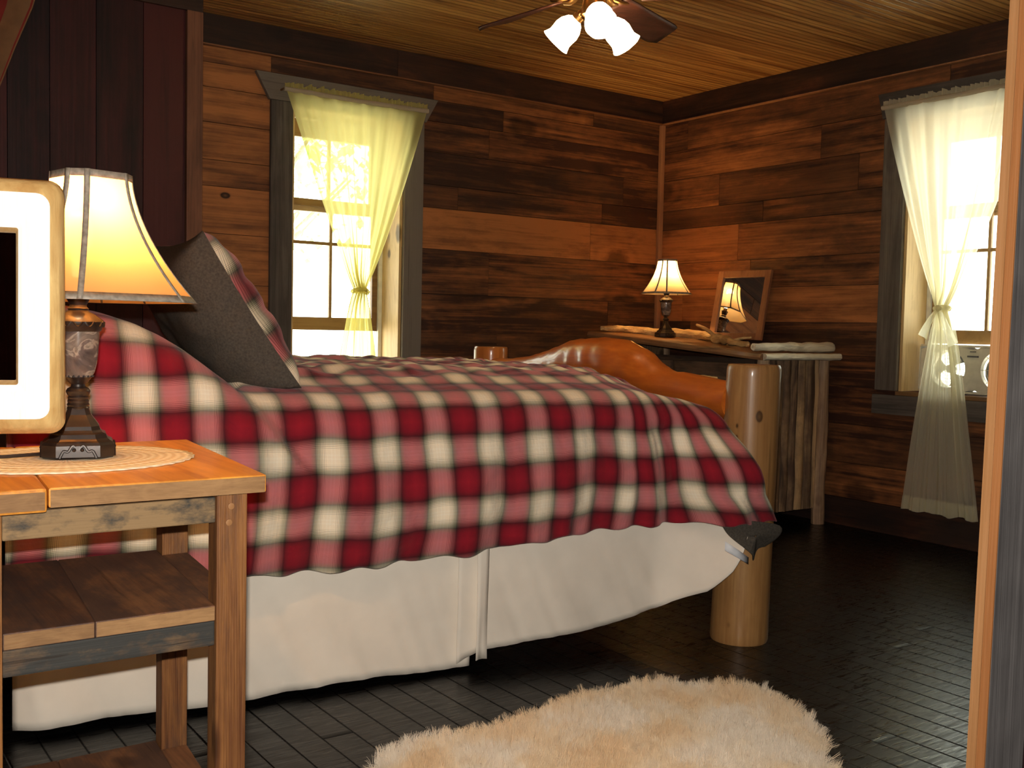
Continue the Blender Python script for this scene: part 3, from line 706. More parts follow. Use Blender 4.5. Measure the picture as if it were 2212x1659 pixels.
bm = new(); add_box(bm, (fx+.02, 2.72, .791), (fx+.05, 3.39, .7905)); bm.free()

# ------------------------------------------------------------------ bed frame of coordinates
BA = math.radians(-6); U = Vector((math.cos(BA), math.sin(BA), 0)); V_ = Vector((-math.sin(BA), math.cos(BA), 0)); B0 = Vector((.47, 2.837, 0))
def B(s, t, z): return B0+U*s+V_*t+Vector((0, 0, z))
bed = thing('log_bed', 'varnished orange log bed with round posts and a humped footboard rail', 'bed', B(1.2, .9, 0), BA)
def log_post(s, t, zt, r, lean=(0, 0), seed=0, n=40):
    bm = new(); rows = []
    zs = [0, .01]+[zt*k/24 for k in range(1, 24)]+[zt-.02, zt-.009, zt-.003, zt]
    for z in zs:
        rr_ = r*(1.04-.07*z/zt)
        if z < .005: rr_ *= .97
        if z > zt-.021: rr_ *= math.sqrt(max(.0, 1-((z-(zt-.021))/.0235)**2))*.10+.90
        c = B(s+lean[0]*z/zt, t+lean[1]*z/zt, z)
        rows.append([c+Vector((math.cos(a)*rr_*(1+.035*nz(math.cos(a)+seed, math.sin(a), z*2.2)), math.sin(a)*rr_*(1+.035*nz(math.cos(a)+seed, math.sin(a), z*2.2)), 0)) for a in [2*PI*k/n for k in range(n)]])
    V = add_grid(bm, rows, closed_u=True); cap(bm, V[0][::-1]); cap(bm, V[-1])
    return bm
obj('foot_post', log_post(2.325, -.09, .975, .098, (.022, -.008), 1), M['post'], bed)
obj('foot_post', log_post(2.33, 1.845, .99, .09, (0, 0), 2), M['varn'], bed)
obj('head_post', log_post(-.125, .03, 1.02, .09, (0, 0), 3), M['post'], bed)
obj('head_post', log_post(-.125, 1.72, 1.02, .09, (0, 0), 4), M['post'], bed)
# humped foot rail
ctl = [(-.05, .840, .075), (.06, .842, .073), (.2, .862, .066), (.35, .872, .066), (.45, .893, .078), (.55, .925, .092), (.68, .948, .102), (.80, .955, .100), (.92, .955, .094), (1.02, .948, .090), (1.15, .925, .080), (1.3, .902, .072), (1.5, .882, .064), (1.7, .874, .06), (1.80, .872, .06)]
bm = new(); P = [B(2.32+.0*t, t, z) for t, z, r_ in ctl]; PP = smooth_path(P, 5)
RRr = []
for i in range(len(ctl)-1):
    for j in range(5): RRr.append(ctl[i][2]+(ctl[i+1][2]-ctl[i][2])*sm(j/5))
RRr.append(ctl[-1][2])
add_tube(bm, PP, RRr, 24, wob=.06, seed=4); obj('foot_rail', bm, M['railw'], bed)
bm = new(); add_tube(bm, [B(2.32, t, .42+.01*math.sin(t*3)) for t in [-.03+1.84*k/12 for k in range(13)]], .06, 16, wob=.06, seed=9); obj('foot_rail', bm, M['railw'], bed)
bm = new(); add_tube(bm, [B(-.125, t, .8+.05*math.sin(t*1.7)) for t in [.04+1.67*k/12 for k in range(13)]], .065, 16, wob=.08, seed=7); obj('head_rail', bm, M['railw'], bed)
bm = new(); add_tube(bm, [B(-.125, t, .45) for t in [.04+1.67*k/12 for k in range(13)]], .06, 16, wob=.08, seed=8); obj('head_rail', bm, M['railw'], bed)
for t in (.08, 1.70):
    bm = new(); add_tube(bm, [B(.02+2.24*k/12, t, .30) for k in range(13)], .06, 14, wob=.05, seed=t); obj('side_rail', bm, M['railw'], bed)
mt = thing('mattress', 'thick mattress under the plaid comforter', 'mattress', B(1.1, .9, .36), BA)
bm = new(); c = [B(.04, .04, .365), B(2.12, .04, .365), B(2.12, 1.72, .365), B(.04, 1.72, .365), B(.04, .04, .84), B(2.12, .04, .84), B(2.12, 1.72, .84), B(.04, 1.72, .84)]
add_hexa(bm, c, .04); obj('mattress_body', bm, M['matt'], mt)

# comforter
HEM = [(0, .44), (.37, .437), (.47, .40), (.70, .373), (.96, .373), (1.23, .385), (1.64, .416), (2.1, .430), (2.5, .432)]
HILL = [(-.1, 1.12), (.1, 1.115), (.22, 1.10), (.29, 1.082), (.35, 1.052), (.41, 1.012), (.49, .95), (.57, .892), (.62, .885), (9, .885)]
SMAX = [(.30, 2.40), (.43, 2.375), (.54, 2.285), (.66, 2.25), (.79, 2.235), (.87, 2.18), (.905, 2.12), (1.2, 2.12)]
def puff(s, q, seed): return .5*nz(s*7, q*7, seed)+.5*nz(s*16, q*16, seed+5)
def comforter():
    NS = 200; cols = [-.02+2.52*i/NS for i in range(NS+1)]
    rows, uvs = [], []
    ext = [1, 2, 3, 4, 5, 6, 7]
    for a_ in cols+[-e for e in ext if False]:
        s0 = a_; hem = ip(s0, HEM)+.006*math.sin(s0*44)+.006*nz(s0*9, 1, 2); zt = ip(s0, HILL)+ .012*nz(s0*5, 2, 3)
        pts = []
        K = 26; rad = .115
        for k in range(K):                                  # near side
            z = hem+(zt-rad-hem)*k/K
            fz = (z-hem)/(zt-rad-hem)
            t = -.055-.03*math.sin(PI*min(1, fz*1.05))*1.0
            fold = (.016*math.sin(s0*19+2.5*nz(s0*3, z, 4))+.022*nz(s0*9, z*1.6, 8)+.008*nz(s0*26+z*4, z*3, 18))*(1-.6*fz)
            t += fold+.014*puff(s0, z, 3)
            pts.append([s0, t, z])
        for k in range(9):                                  # shoulder
            a = PI/2*k/8; t = .06-rad*math.cos(a); z = zt-rad+rad*math.sin(a)
            pts.append([s0, t+.006*nz(s0*11, 2, 8)*(1-k/8), z])
        KT = 60
        for k in range(1, KT+1):                            # top
            t = .06+(1.77-.06)*k/KT
            crown = .058*sm(min(t, 1.80-t), 0, .40)
            wr = .022*puff(s0*1.2, t*1.2, 9)+.016*math.sin(t*34+4*nz(s0*3, t*3, 1))*(.4+nz(s0*2, t*2, 7))
            z = zt+crown*(1 if s0 > .6 else .3)+wr*sm(t, .05, .3)
            if s0 < .7: z -= (zt-.90)*.25*sm(t, .1, .5)
            pts.append([s0, t, z])
        zf = pts[-1][2]
        for k in range(1, 9):
            a = PI/2*k/8; pts.append([s0, 1.77+.10*math.sin(a), zf-.10+.10*math.cos(a)])
        for k in range(1, 13): pts.append([s0, 1.87+.01*math.sin(k), zf-.10-.40*k/12])
        # v coordinate by arc length
        vv = [pts[0][2]]
        for p, q in zip(pts, pts[1:]): vv.append(vv[-1]+math.hypot(q[1]-p[1], q[2]-p[2]))
        row, uvr = [], []
        for (s, t, z), w in zip(pts, vv):
            uu = s
            smx = ip(z, SMAX) if t < .3 else 2.14
            if s > 1.85: s = 1.85+(s-1.85)/(2.5-1.85)*(smx-1.85)
            # rounding down at the foot end of the top
            if z > .80 and s > 1.88:
                e = (s-1.88)/(2.14-1.88)
                if t > .02: z -= .13*(1-math.sqrt(max(0, 1-min(1, e)**2)))
                else: z -= .03*e*e*sm(t, -.06, .02)
            fl = sm(s, 2.02, 2.22)*sm(.84-z, 0, .22)
            t -= .165*fl
            # overlap crease beside the pillow hill
            if t < .05 and z < .90:
                sf = .57+(.90-z)*.80
                t -= .050*sm((sf-s)/.025)*sm(z, .60, .75)
            if t < .05 and z >= .90: t -= .050
            row.append(B(s, t, z)); uvr.append((uu+.016*nz(uu*3.1, w*2.3, 11)+.006*nz(uu*9, w*7, 12), w+.014*nz(uu*2.7, w*3.0, 21)+.006*nz(uu*8, w*9, 22)))
        rows.append(row); uvs.append(uvr)
    # tuck at the foot: extra columns
    last = rows[-1][34:]; lu = uvs[-1][34:]; trows, tuvs = [last], [lu]
    for e in range(1, 9):
        row, uvr = [], []
        for j, p in enumerate(last):
            hi = sm(j, 0, 6)
            q = p-V_*0.0
            down = Vector((0, 0, -.05*e))*hi; back = (V_*.003*e-U*.004*e)*(1-hi)
            row.append(q+down+back); uvr.append((lu[j][0]+.05*e*hi+.01*e, lu[j][1]))
        trows.append(row); tuvs.append(uvr)
    bm = new(); add_grid(bm, rows, uvs=uvs); add_grid(bm, trows, uvs=tuvs); bmesh.ops.remove_doubles(bm, verts=bm.verts, dist=1e-5)
    root = thing('comforter', 'puffy red, cream and pink plaid comforter spread over the log bed', 'comforter', B(1.2, .9, .9), BA)
    o = obj('plaid_cover', bm, [M['plaid'], M['char']], root)
    so = o.modifiers.new('thick', 'SOLIDIFY'); so.thickness = .014; so.offset = -1; so.material_offset = 1; so.use_flip_normals = False
    # which way is outside?  orient normals outward (up) first
    me = o.data; up = sum(p.normal.z*p.area for p in me.polygons)
    if up < 0: me.flip_normals()
    sb = o.modifiers.new('sub', 'SUBSURF'); sb.levels = 1; sb.render_levels = 1
    # charcoal underside corner hanging out
    fp = [(a_-.02, b_+.012) for a_, b_ in [(2.15, .46), (2.262, .437), (2.416, .421), (2.40, .37), (2.351, .324), (2.33, .30), (2.315, .281), (2.293, .305), (2.262, .328), (2.213, .371), (2.181, .406)]]
    bm = new(); c = Vector((2.27, .395)); l = pr_layer(bm)
    rings = []
    for f in (0.02, .35, .7, 1.):
        rings.append([B(c.x+(p[0]-c.x)*f, -.20-.03*math.sin(p[0]*40)*f+.012*nz(p[0]*20, p[1]*20, f)-.02*(1-f), c.y+(p[1]-c.y)*f) for p in fp])
    add_grid(bm, rings, closed_u=True)
    fl = obj('turned_corner', bm, M['char'], root, label='charcoal underside corner hanging out')
    sd = fl.modifiers.new('thick', 'SOLIDIFY'); sd.thickness = .008; sd.offset = 0
    s2 = fl.modifiers.new('sub', 'SUBSURF'); s2.levels = 1; s2.render_levels = 2
    bm = new(); add_grid(bm, [[B(2.140+.0*k, -.213, .387-.031*k/3) for k in range(4)], [B(2.187, -.226, .357-.028*k/3) for k in range(4)], [B(2.237, -.222, .326-.024*k/3) for k in range(4)]])
    tg = obj('care_label', bm, M['tag'], fl, label='white care label'); sd = tg.modifiers.new('thick', 'SOLIDIFY'); sd.thickness = .001
comforter()

# bed skirt
bm = new(); rows = []
def skirt(s0, s1, hemf, rnd=False, seed=0, toff=0.):
    rows = []; n = int((s1-s0)*70)
    for j in range(n+1):
        s = s0+(s1-s0)*j/n; hz = hemf(s); row = []
        for k in range(19):
            f = k/18; z = .48+(hz-.48)*f
            fold = (.004*math.sin(s*13+seed)+.012*nz(s*4.2-f*.8, seed, 2)+.010*nz(s*9-f*2.6, seed, 3)+.022*(.25-abs(nz(s*6.5-f*2.2, seed, 13)))*sm(nz(s*2.1, seed, 15), -.2, .4))*f**1.1+.005*nz(s*30-f*5, seed, 6)*f
            ss = s; t = .012-fold+toff
            if rnd: t -= .19*sm(s, 1.98, 2.22)*(.25+.75*f)*(1 if f > .3 else f/.3)
            if not rnd and s < .06: t += .10*(1-s/.06)*(.3+.0*f)
            row.append(B(ss, t, z))
        rows.append(row)
    return rows
add_grid(bm, skirt(0.0, 1.30, lambda s: .020+.004*math.sin(s*9), seed=1, toff=.0))
sk = thing('bed_skirt', 'cream cotton bed skirt hanging below the plaid comforter', 'bed skirt', B(1.1, .0, .02), BA)
obj('skirt_panel', bm, M['skirt'], sk)
bm = new(); add_grid(bm, skirt(1.245, 2.245, lambda s: ip(s, [(1.24, .035), (1.33, .068), (1.8, .088), (2.0, .13), (2.13, .20), (2.19, .28), (2.22, .33), (2.245, .40)]), rnd=True, seed=6, toff=-.028)); obj('skirt_panel', bm, M['skirt'], sk)
bm = new(); add_grid(bm, [[B(1.30+.028*a_, -.034-.01*math.sin(a_*2+z_*.3)*z_/10, .45-.405*z_/10) for a_ in (0, .5, 1, 1.5)] for z_ in range(11)]); obj('pleat', bm, M['skirt'], sk)
for o in list(sk.children):
    sd = o.modifiers.new('thick', 'SOLIDIFY'); sd.thickness = .002

# sham pillow leaning on the covered pillows
def sham():
    root = thing('pillow_sham', 'large plaid pillow with a charcoal back leaning at the head of the bed', 'pillow', B(.66, .45, .92), BA)
    b0 = Vector((.765, .895)); t0 = Vector((.478, 1.335))
    ctr = (b0+t0)/2; hy = (t0-b0)/2; nrm = Vector((hy.y, -hy.x)).normalized()   # towards the foot (+s) and up
    tc_, hw = .42, .36
    for side, nm, mt_ in ((1, 'plaid_front', 'plaid'), (-1, 'charcoal_back', 'char')):
        rows, uvs = [], []; n = 36
        for i in range(n+1):
            a = -1+2*i/n; row, uvr = [], []
            for j in range(n+1):
                c = -1+2*j/n
                ea = 1-.07*(1-a*a)*0; 
                pin = 1-.055*(1-c*c)*0
                # concave edges
                A = a*(1-.09*(1-c*c)*a*a); C = c*(1-.07*(1-a*a)*c*c)
                h = ((1-a**4)*(1-c**4))**.55
                th = (.080 if side > 0 else .165)*h
                th += .010*nz(a*3, c*3, side*4)*h
                # creases from the middle of the edges
                th -= .012*h*max(0, math.sin(14*c+4*a+2*nz(a*2, c*2, 9)))*sm(abs(a), .3, .9)
                p = ctr+hy*C+nrm*(th*side)
                row.append(B(p.x, tc_+hw*A, p.y+(0.0))); uvr.append((.1155+PX*3+.34*(A+1), .722+.02+.245*c))
            rows.append(row); uvs.append(uvr)
        bm = new(); add_grid(bm, rows, uvs=uvs); o = obj(nm, bm, M[mt_], root, label='charcoal grey back' if side < 0 else None)
        sb = o.modifiers.new('sub', 'SUBSURF'); sb.levels = 1; sb.render_levels = 1
sham()

# ------------------------------------------------------------------ nightstand
FRc = Vector((.737, 1.837, 0)); EX = Vector((1, -.008, 0)); EY = Vector((.088, .996, 0))
def NS(a, b_, z): return FRc+EX*a+EY*b_+Vector((0, 0, z))     # a negative to the left, b away from camera
ns = thing('nightstand', 'rustic reclaimed-wood nightstand with two lower shelves beside the bed', 'nightstand', NS(-.3, .33, 0))
def nbox(bm, a0, a1, b0, b1, z0, z1, bev=.003, pr=None):
    add_hexa(bm, [NS(a0, b0, z0), NS(a1, b0, z0), NS(a1, b1, z0), NS(a0, b1, z0), NS(a0, b0, z1), NS(a1, b0, z1), NS(a1, b1, z1), NS(a0, b1, z1)], bev, pr)
bm = new(); nbox(bm, -.378, 0, 0, .645, .767, .8, .004, (.6, .3, .2)); top = obj('top_board', bm, M['nsX'], ns, smooth=False)
bm = new(); nbox(bm, -.375, -.003, -.0012, .0, .7675, .797, 0, (.6, .3, .2)); obj('end_grain', bm, M['nsEnd'], top, smooth=False)
bm = new(); nbox(bm, -.66, -.380, -.004, .645, .760, .8, .006, (.35, .8, .5)); top = obj('top_board', bm, M['nsX'], ns, smooth=False)
bm = new(); nbox(bm, -.655, -.384, -.0052, -.004, .765, .795, 0, (.3, .8, .2)); obj('end_grain', bm, M['nsEnd'], top, smooth=False)
LX = [(-.088, -.030), (-.515, -.447)]; LY = [(.022, .085), (.50, .565)]
for i, (a0, a1) in enumerate(LX):
    for j, (b0, b1) in enumerate(LY):
        bm = new(); nbox(bm, a0, a1, b0, b1, 0, .766 if i == 0 else .759, .003, (.5+.2*i, .2+.3*j+.1*i, .3)); lg = obj('leg', bm, M['nsL'], ns, smooth=False)
        if i == 0 and j == 0:
            for dz, da in ((.742, -.062), (.712, -.066)):
                bm = new(); add_lathe(bm, (0, 0, 0), [(.006, 0), (.006, .003), (.0045, .0035)], 14); bm.transform(Matrix.Translation(NS(da, b0, dz)) @ Matrix.Rotation(PI/2, 4, 'X'))
                obj('peg', bm, M['fresh'], lg)
for b0, zlo, zhi, nm in ((.03, .712, .7595, 'apron'), (.545, .712, .7595, 'apron'), (.03, .482, .528, 'shelf_rail'), (.545, .482, .528, 'shelf_rail')):
    bm = new(); nbox(bm, -.4465, -.0885, b0, b0+.02, zlo, zhi, .003); obj(nm, bm, M['nsA'], ns, smooth=False)
for a0 in (-.505, -.072):
    for zlo, zhi in ((.712, .7595), (.482, .528)):
        bm = new(); nbox(bm, a0, a0+.02, .0855, .4995, zlo, zhi, .003); obj('side_rail', bm, M['nsA'], ns, smooth=False)
for zl, zh, nm in ((.529, .558, 'middle_shelf'), (.08, .112, 'bottom_shelf')):
    for a0, a1, p in ((-.4465, -.3005, .3), (-.30, -.0885, .7)):
        bm = new(); nbox(bm, a0, a1, .026, .56, zl, zh, .003, (p, p, .7)); sh = obj(nm+'_board', bm, M['nsS'], ns, smooth=False)
        bm = new(); nbox(bm, a0+.002, a1-.002, .0248, .026, zl+.002, zh-.002, 0, (p, p, .7)); obj('end_grain', bm, M['nsEnd'], sh, smooth=False)
    bm = new(); nbox(bm, -.088, -.031, .0855, .4995, zl, zh, .003, (.6, .4, .6)); obj(nm+'_board', bm, M['nsS'], ns, smooth=False)

# doily
bm = new(); rows, uvs = [], []; NA = 192
dc = NS(-.305, .375, .8005)
for i in range(17):
    f = i/16; row, uvr = [], []
    for k in range(NA):
        a = 2*PI*k/NA; sc = 1+(.022*abs(math.sin(a*20)) if f > .9 else 0)
        row.append(dc+Vector((math.cos(a)*.245*f*sc, math.sin(a)*.215*f*sc, .0028+.0012*math.sin(f*40)-(.0012 if f == 1 else 0)))); uvr.append((k/NA, f))
    rows.append(row); uvs.append(uvr)
add_grid(bm, rows[1:], closed_u=True, uvs=uvs[1:])
o = obj('doily', bm, M['doily'], origin=dc); tag(o, 'oval cream crocheted doily with a scalloped edge under the near lamp', 'doily')
sd = o.modifiers.new('t', 'SOLIDIFY'); sd.thickness = .002; sd.offset = -1

# ------------------------------------------------------------------ lamps
def cutsq(wide=62., rot=0.):
    """cut-corner square outline: returns list of 8 angles (deg)"""
    out = []
    for q in range(4):
        out += [rot+q*90-wide/2, rot+q*90+wide/2]
    return out
def lamp(label, loc, k, rot, matshade, power, colr, srot=0., soff=(0, 0), sw=1.):
    root = thing('table_lamp', label, 'lamp', loc)
    x, y, z = loc
    def poly(bm, prof, wide, rt, sub=1, mi=0, caps=True):
        rows = []
        for r_, h in prof:
            ang = [math.radians(a) for a in cutsq(wide, rt)]; pts = [(math.cos(a), math.sin(a)) for a in ang]
            row = []
            for i in range(8):
                p, q = pts[i], pts[(i+1) % 8]
                for j in range(sub):
                    f = j/sub; row.append((x+r_*k*(p[0]+(q[0]-p[0])*f), y+r_*k*(p[1]+(q[1]-p[1])*f), z+h*k))
            rows.append(row)
        V = add_grid(bm, rows, mi, closed_u=True)
        if caps: cap(bm, V[0][::-1]); cap(bm, V[-1])
        return rows
    rt = rot
    bm = new(); poly(bm, [(.080, .0), (.084, .004), (.084, .028), (.080, .034), (.073, .037), (.068, .041), (.064, .050), (.056, .053), (.052, .058), (.049, .066), (.040, .078), (.030, .090), (.024, .104)], 62, rt)
    foot = obj('foot', bm, M['bronze'], root, smooth=False)
    # scroll ornaments on the foot
    for q in range(4):
        bm = new(); a = math.radians(rt+q*90); n_ = Vector((math.cos(a), math.sin(a), 0)); tt = Vector((-math.sin(a), math.cos(a), 0)); c0 = Vector((x, y, z))+n_*.0725*k
        for sg in (-1, 1):
            pts = [c0+tt*sg*k*(.006+.030*i/8)+Vector((0, 0, k*(.026-.020*(i/8)**1.6+.004*math.sin(i*1.3)))) for i in range(9)]
            add_tube(bm, smooth_path(pts, 2), [.0030*k]*17, 6)
            add_ball(bm, c0+tt*sg*k*.008+Vector((0, 0, .020*k)), .0045*k, 8)
        obj('scrollwork', bm, M['bronze'], foot)
    bm = new(); prof = [(.022, .100), (.023, .104), (.021, .107), (.023, .111), (.021, .115), (.022, .119), (.020, .123), (.0215, .127), (.019, .129), (.023, .134), (.025, .140), (.022, .146), (.015, .150), (.014, .155), (.020, .160), (.026, .168), (.030, .171)]
    add_lathe(bm, (x, y, z), [(a*k, b_*k) for a, b_ in prof], 28); st = obj('stem', bm, M['bronze'], root)
    bm = new()
    for j in range(18):
        a = 2*PI*j/18; add_ball(bm, (x+.030*k*math.cos(a), y+.030*k*math.sin(a), z+.1725*k), .0028*k, 6)
    obj('bead_ring', bm, M['bronze'], st)
    bm = new(); add_lathe(bm, (x, y, z), [(a*k, b_*k) for a, b_ in [(.028, .171), (.0335, .182), (.038, .20), (.0405, .22), (.042, .245), (.043, .270)]], 32); obj('marble_urn', bm, M['marble'], root, label='grey veined marble urn body')
    bm = new(); add_lathe(bm, (x, y, z), [(a*k, b_*k) for a, b_ in [(.044, .269), (.048, .273), (.0485, .277), (.052, .282), (.053, .290), (.050, .294), (.042, .300), (.032, .307), (.022, .312), (.020, .315), (.022, .318), (.018, .322), (.017, .326), (.023, .338), (.025, .352), (.022, .356), (.028, .357), (.028, .359), (.015, .361), (.015, .385)]], 32)
    cp = obj('cap', bm, M['bronze'], root)
    bm = new()
    for j in range(14):
        a = 2*PI*j/14; ring = []
        for i in range(9):
            b_ = a+.36*(i/8-.5); ring.append((x+.0525*k*math.cos(b_), y+.0525*k*math.sin(b_), z+k*(.290-.010*math.sin(PI*i/8))))
        add_tube(bm, ring, .0022*k, 5)
    obj('scalloped_rim', bm, M['bronze'], cp)
    bm = new()
    for sg in (-1, 1):
        pts = [(x+sg*k*w_*math.cos(.7), y+sg*k*w_*math.sin(.7), z+k*h) for w_, h in ((.006, .375), (.032, .40), (.045, .45), (.036, .53), (.012, .585), (.0, .59))]
        add_tube(bm, smooth_path(pts, 4), .0018*k, 6)
    obj('harp', bm, M['brass'], root)
    bm = new(); add_lathe(bm, (x, y, z), [(a*k, b_*k) for a, b_ in [(.012, .385), (.014, .43), (.026, .455), (.030, .48), (.026, .505), (.012, .521), (.001, .525)]], 20); bb = obj('bulb', bm, M['bulb'], root)
    # shade: bell with cut corners
    prof = []
    for i in range(19):
        f = i/18; r_ = .082+(.218-.082)*(1-f)**1.75; prof.append((r_, .335+.272*f))
    bm = new(); bx, by = x, y; x, y = x+soff[0], y+soff[1]; rows = poly(bm, [(a*sw, b_) for a, b_ in prof], 62, srot, 4, caps=False); sh = obj('lamp_shade', bm, matshade, root, smooth=True)
    bm = new()
    def tape(p, q, w):
        pass
    for i in range(8):
        col = [Vector(r_[i*4]) for r_ in rows]; c = Vector((x, y, 0))
        pts = [p+(Vector((p.x, p.y, 0))-c).normalized()*.0012 for p in col]
        tn = Vector((-(col[0].y-y), col[0].x-x, 0)).normalized()
        w = .0058*k
        add_grid(bm, [[p-tn*w-(Vector((p.x, p.y, 0))-c).normalized()*.0012, p, p+tn*w-(Vector((p.x, p.y, 0))-c).normalized()*.0012] for p in pts])
    def band(i0, i1):
        rr_ = []
        for rw in rows[i0:i1]:
            rr_.append([Vector(p)+(Vector((p[0]-x, p[1]-y, 0))).normalized()*.0014 for p in rw])
        add_grid(bm, rr_, closed_u=True)
    band(0, 2); band(17, 19)
    tp = obj('trim_tape', bm, M['tape'], sh, label='silver-grey tape'); sd = tp.modifiers.new('t', 'SOLIDIFY'); sd.thickness = .001
    bm = new(); 
    for j in range(3):
        a = j*2.094; add_tube(bm, [(x, y, z+.588*k), (x+.078*sw*k*math.cos(a), y+.078*sw*k*math.sin(a), z+.60*k)], .0016*k, 6)
    add_ball(bm, (x, y, z+.60*k), .008*k, 8); obj('finial', bm, M['brass'], root)
    ld = bpy.data.lights.new('bulb_light', 'POINT'); ld.energy = power; ld.color = colr; ld.shadow_soft_size = .028*k
    lo = bpy.data.objects.new('bulb_light', ld); COL.objects.link(lo); lo.location = (bx, by, z+.53*k)
    return root
LN = lamp('large lit table lamp with tan bell shade on the nightstand in front', (.492, 2.232, .8045), .94, -12.5, M['shade'], 21., (1., .50, .16), 12.5, (.022, -.014))
LF = lamp('small lit table lamp with pale bell shade on the dresser in the far corner', (4.545, 4.795, 1.0535), .80, -12.5, M['shade2'], 20., (1., .56, .19), -12.5, (0, 0), .90)
bm = new(); add_tube(bm, smooth_path([(.45, 2.24, .812), (.40, 2.22, .812), (.30, 2.215, .811), (.17, 2.25, .811), (.085, 2.30, .80), (.07, 2.33, .76), (.07, 2.36, .5), (.06, 2.4, .05), (.05, 2.6, .008)], 6), .0035, 8)
o = obj('lamp_cord', bm, M['cord'], LN)

# vanity mirror at the left, in front of the nightstand's end
vm = thing('vanity_mirror', 'chunky pale wooden framed mirror with rounded corners at the left edge', 'mirror', (.19, 1.90, .8))
fx_ = Vector((.961, -.276, 0)); fn = Vector((-.276, -.961, 0))   # right, towards camera
FC = Vector((.387, 1.870, 0))-fx_*.21; W2, z_lo, z_hi = .21, .893, 1.308
def FP(a, d, z): return FC+fx_*a+fn*d+Vector((0, 0, z))
def rail(a0, a1, z0, z1, mt_, nm):
    bm = new(); add_hexa(bm, [FP(a0, .022, z0), FP(a1, .022, z0), FP(a1, -.022, z0), FP(a0, -.022, z0), FP(a0, .022, z1), FP(a1, .022, z1), FP(a1, -.022, z1), FP(a0, -.022, z1)], 0)
    return bm
def rounded_frame():
    # profile ring swept around a rounded rectangle
    def rr(hw, zl, zh, r_, n=7):
        out = []
        for cx, cz, a0 in ((hw-r_, zh-r_, 0), (-hw+r_, zh-r_, 90), (-hw+r_, zl+r_, 180), (hw-r_, zl+r_, 270)):
            for i in range(n): 
                a = math.radians(a0+90*i/(n-1)); out.append((cx+r_*math.cos(a), cz+r_*math.sin(a)))
        return out
    L_ = []
    spec = [(0., -.024, .030), (-.004, -.010, .030), (0.0, .004, .032), (.006, .016, .032), (.018, .0245, .03), (.052, .0255, .02), (.0655, .021, .012), (.070, .010, .010), (.071, -.024, .010)]
    for ins, d, r_ in spec:
        iz = ins*1.2; ring = rr(W2-ins, z_lo+iz, z_hi-iz, max(.004, r_*.8-ins*.2))
        L_.append([FP(a+.0025*nz(a*14, z*14, d*40), d+.0015*nz(a*20, z*20, 3), z+.003*nz(a*12, z*12, 7+d*30)) for a, z in ring])
    return L_
bm = new(); rg = rounded_frame(); add_grid(bm, rg[:5], closed_u=True); fe = bm.faces[:] if False else None
for f in bm.faces: f.material_index = 1
add_grid(bm, rg[4:7], closed_u=True, mi=0); add_grid(bm, rg[6:], closed_u=True, mi=1)
fr = obj('wooden_frame', bm, [M['frame'], M['frameedge']], vm)
bm = new(); add_grid(bm, [[p+fn*.0 for p in rg[0]], rg[-1]], closed_u=True); obj('frame_back', bm, M['frame'], vm)
bm = new(); a = W2-.068
add_hexa(bm, [FP(-a, -.006, z_lo+.068), FP(a, -.006, z_lo+.068), FP(a, -.012, z_lo+.068), FP(-a, -.012, z_lo+.068), FP(-a, -.006, z_hi-.068), FP(a, -.006, z_hi-.068), FP(a, -.012, z_hi-.068), FP(-a, -.012, z_hi-.068)]); obj('mirror_glass', bm, M['mirror'], vm, smooth=False)
bm = new(); c_ = FP(-.03, -.045, 0)
add_lathe(bm, (c_.x, c_.y+.0, .8), [(.055, .0005), (.057, .010), (.045, .018), (.018, .024)], 28); obj('stand_foot', bm, M['frame'], vm)
bm = new(); add_tube(bm, [(c_.x, c_.y, .82), (c_.x, c_.y, .93), (c_.x, c_.y, 1.02)], .014, 12, wob=.1); obj('stand_post', bm, M['frame'], vm)

# ------------------------------------------------------------------ dresser
ZT = lambda y: .985+(y-3.8)*.068          # the old slab top is a little out of level
dr = thing('log_dresser', 'rustic log and slab dresser standing in the far corner', 'dresser', (4.58, 4.5, 0))
DX0, DX1, DY0, DY1 = 4.27, 4.93, 3.80, 5.20
bm = new(); rows = []
NYY, ring_n = 28, 0
for i in range(NYY+1):
    y = DY0-.03+(DY1+.06-DY0)*i/NYY; z = ZT(y); fx0 = DX0+.012*nz(y*5, 0, 3)
    row = [(fx0, y, z-.038), (fx0-.006, y, z-.025), (fx0, y, z-.006), (fx0+.01, y, z), (DX1, y, z), (DX1, y, z-.038)]
    rows.append(row)
V = add_grid(bm, [r_[::-1] for r_ in rows], closed_u=True); cap(bm, V[0]); cap(bm, V[-1][::-1]); obj('slab_top', bm, M['slab'], dr, smooth=False)
bm = new()
pts = [(DX0+.02+(DX1-DX0-.03)*k/14, DY0-.035+.006*nz(k*1.1, 2, 2), ZT(DY0)-.022+.003*nz(k, 1, 1)) for k in range(15)]
add_tube(bm, pts, .019, 10, wob=.25, seed=2); obj('edge_pole', bm, M['birch'], dr)
for nm_, (lx, ly, lr) in (('leg', (4.375, 3.845, .036)), ('leg', (4.875, 3.835, .036)), ('leg', (4.34, 5.14, .036)), ('leg', (4.87, 5.14, .036))):
    bm = new(); zt_ = ZT(ly)-.040; add_tube(bm, [(lx+.006*nz(z*3, lx, 1), ly+.006*nz(z*3, ly, 5), z) for z in [zt_*k/14 for k in range(15)]], [lr*(1.08-.15*k/14) for k in range(15)], 14, wob=.14, seed=lx); obj('leg', bm, M['logZ'], dr)
bm = new(); x = 4.415
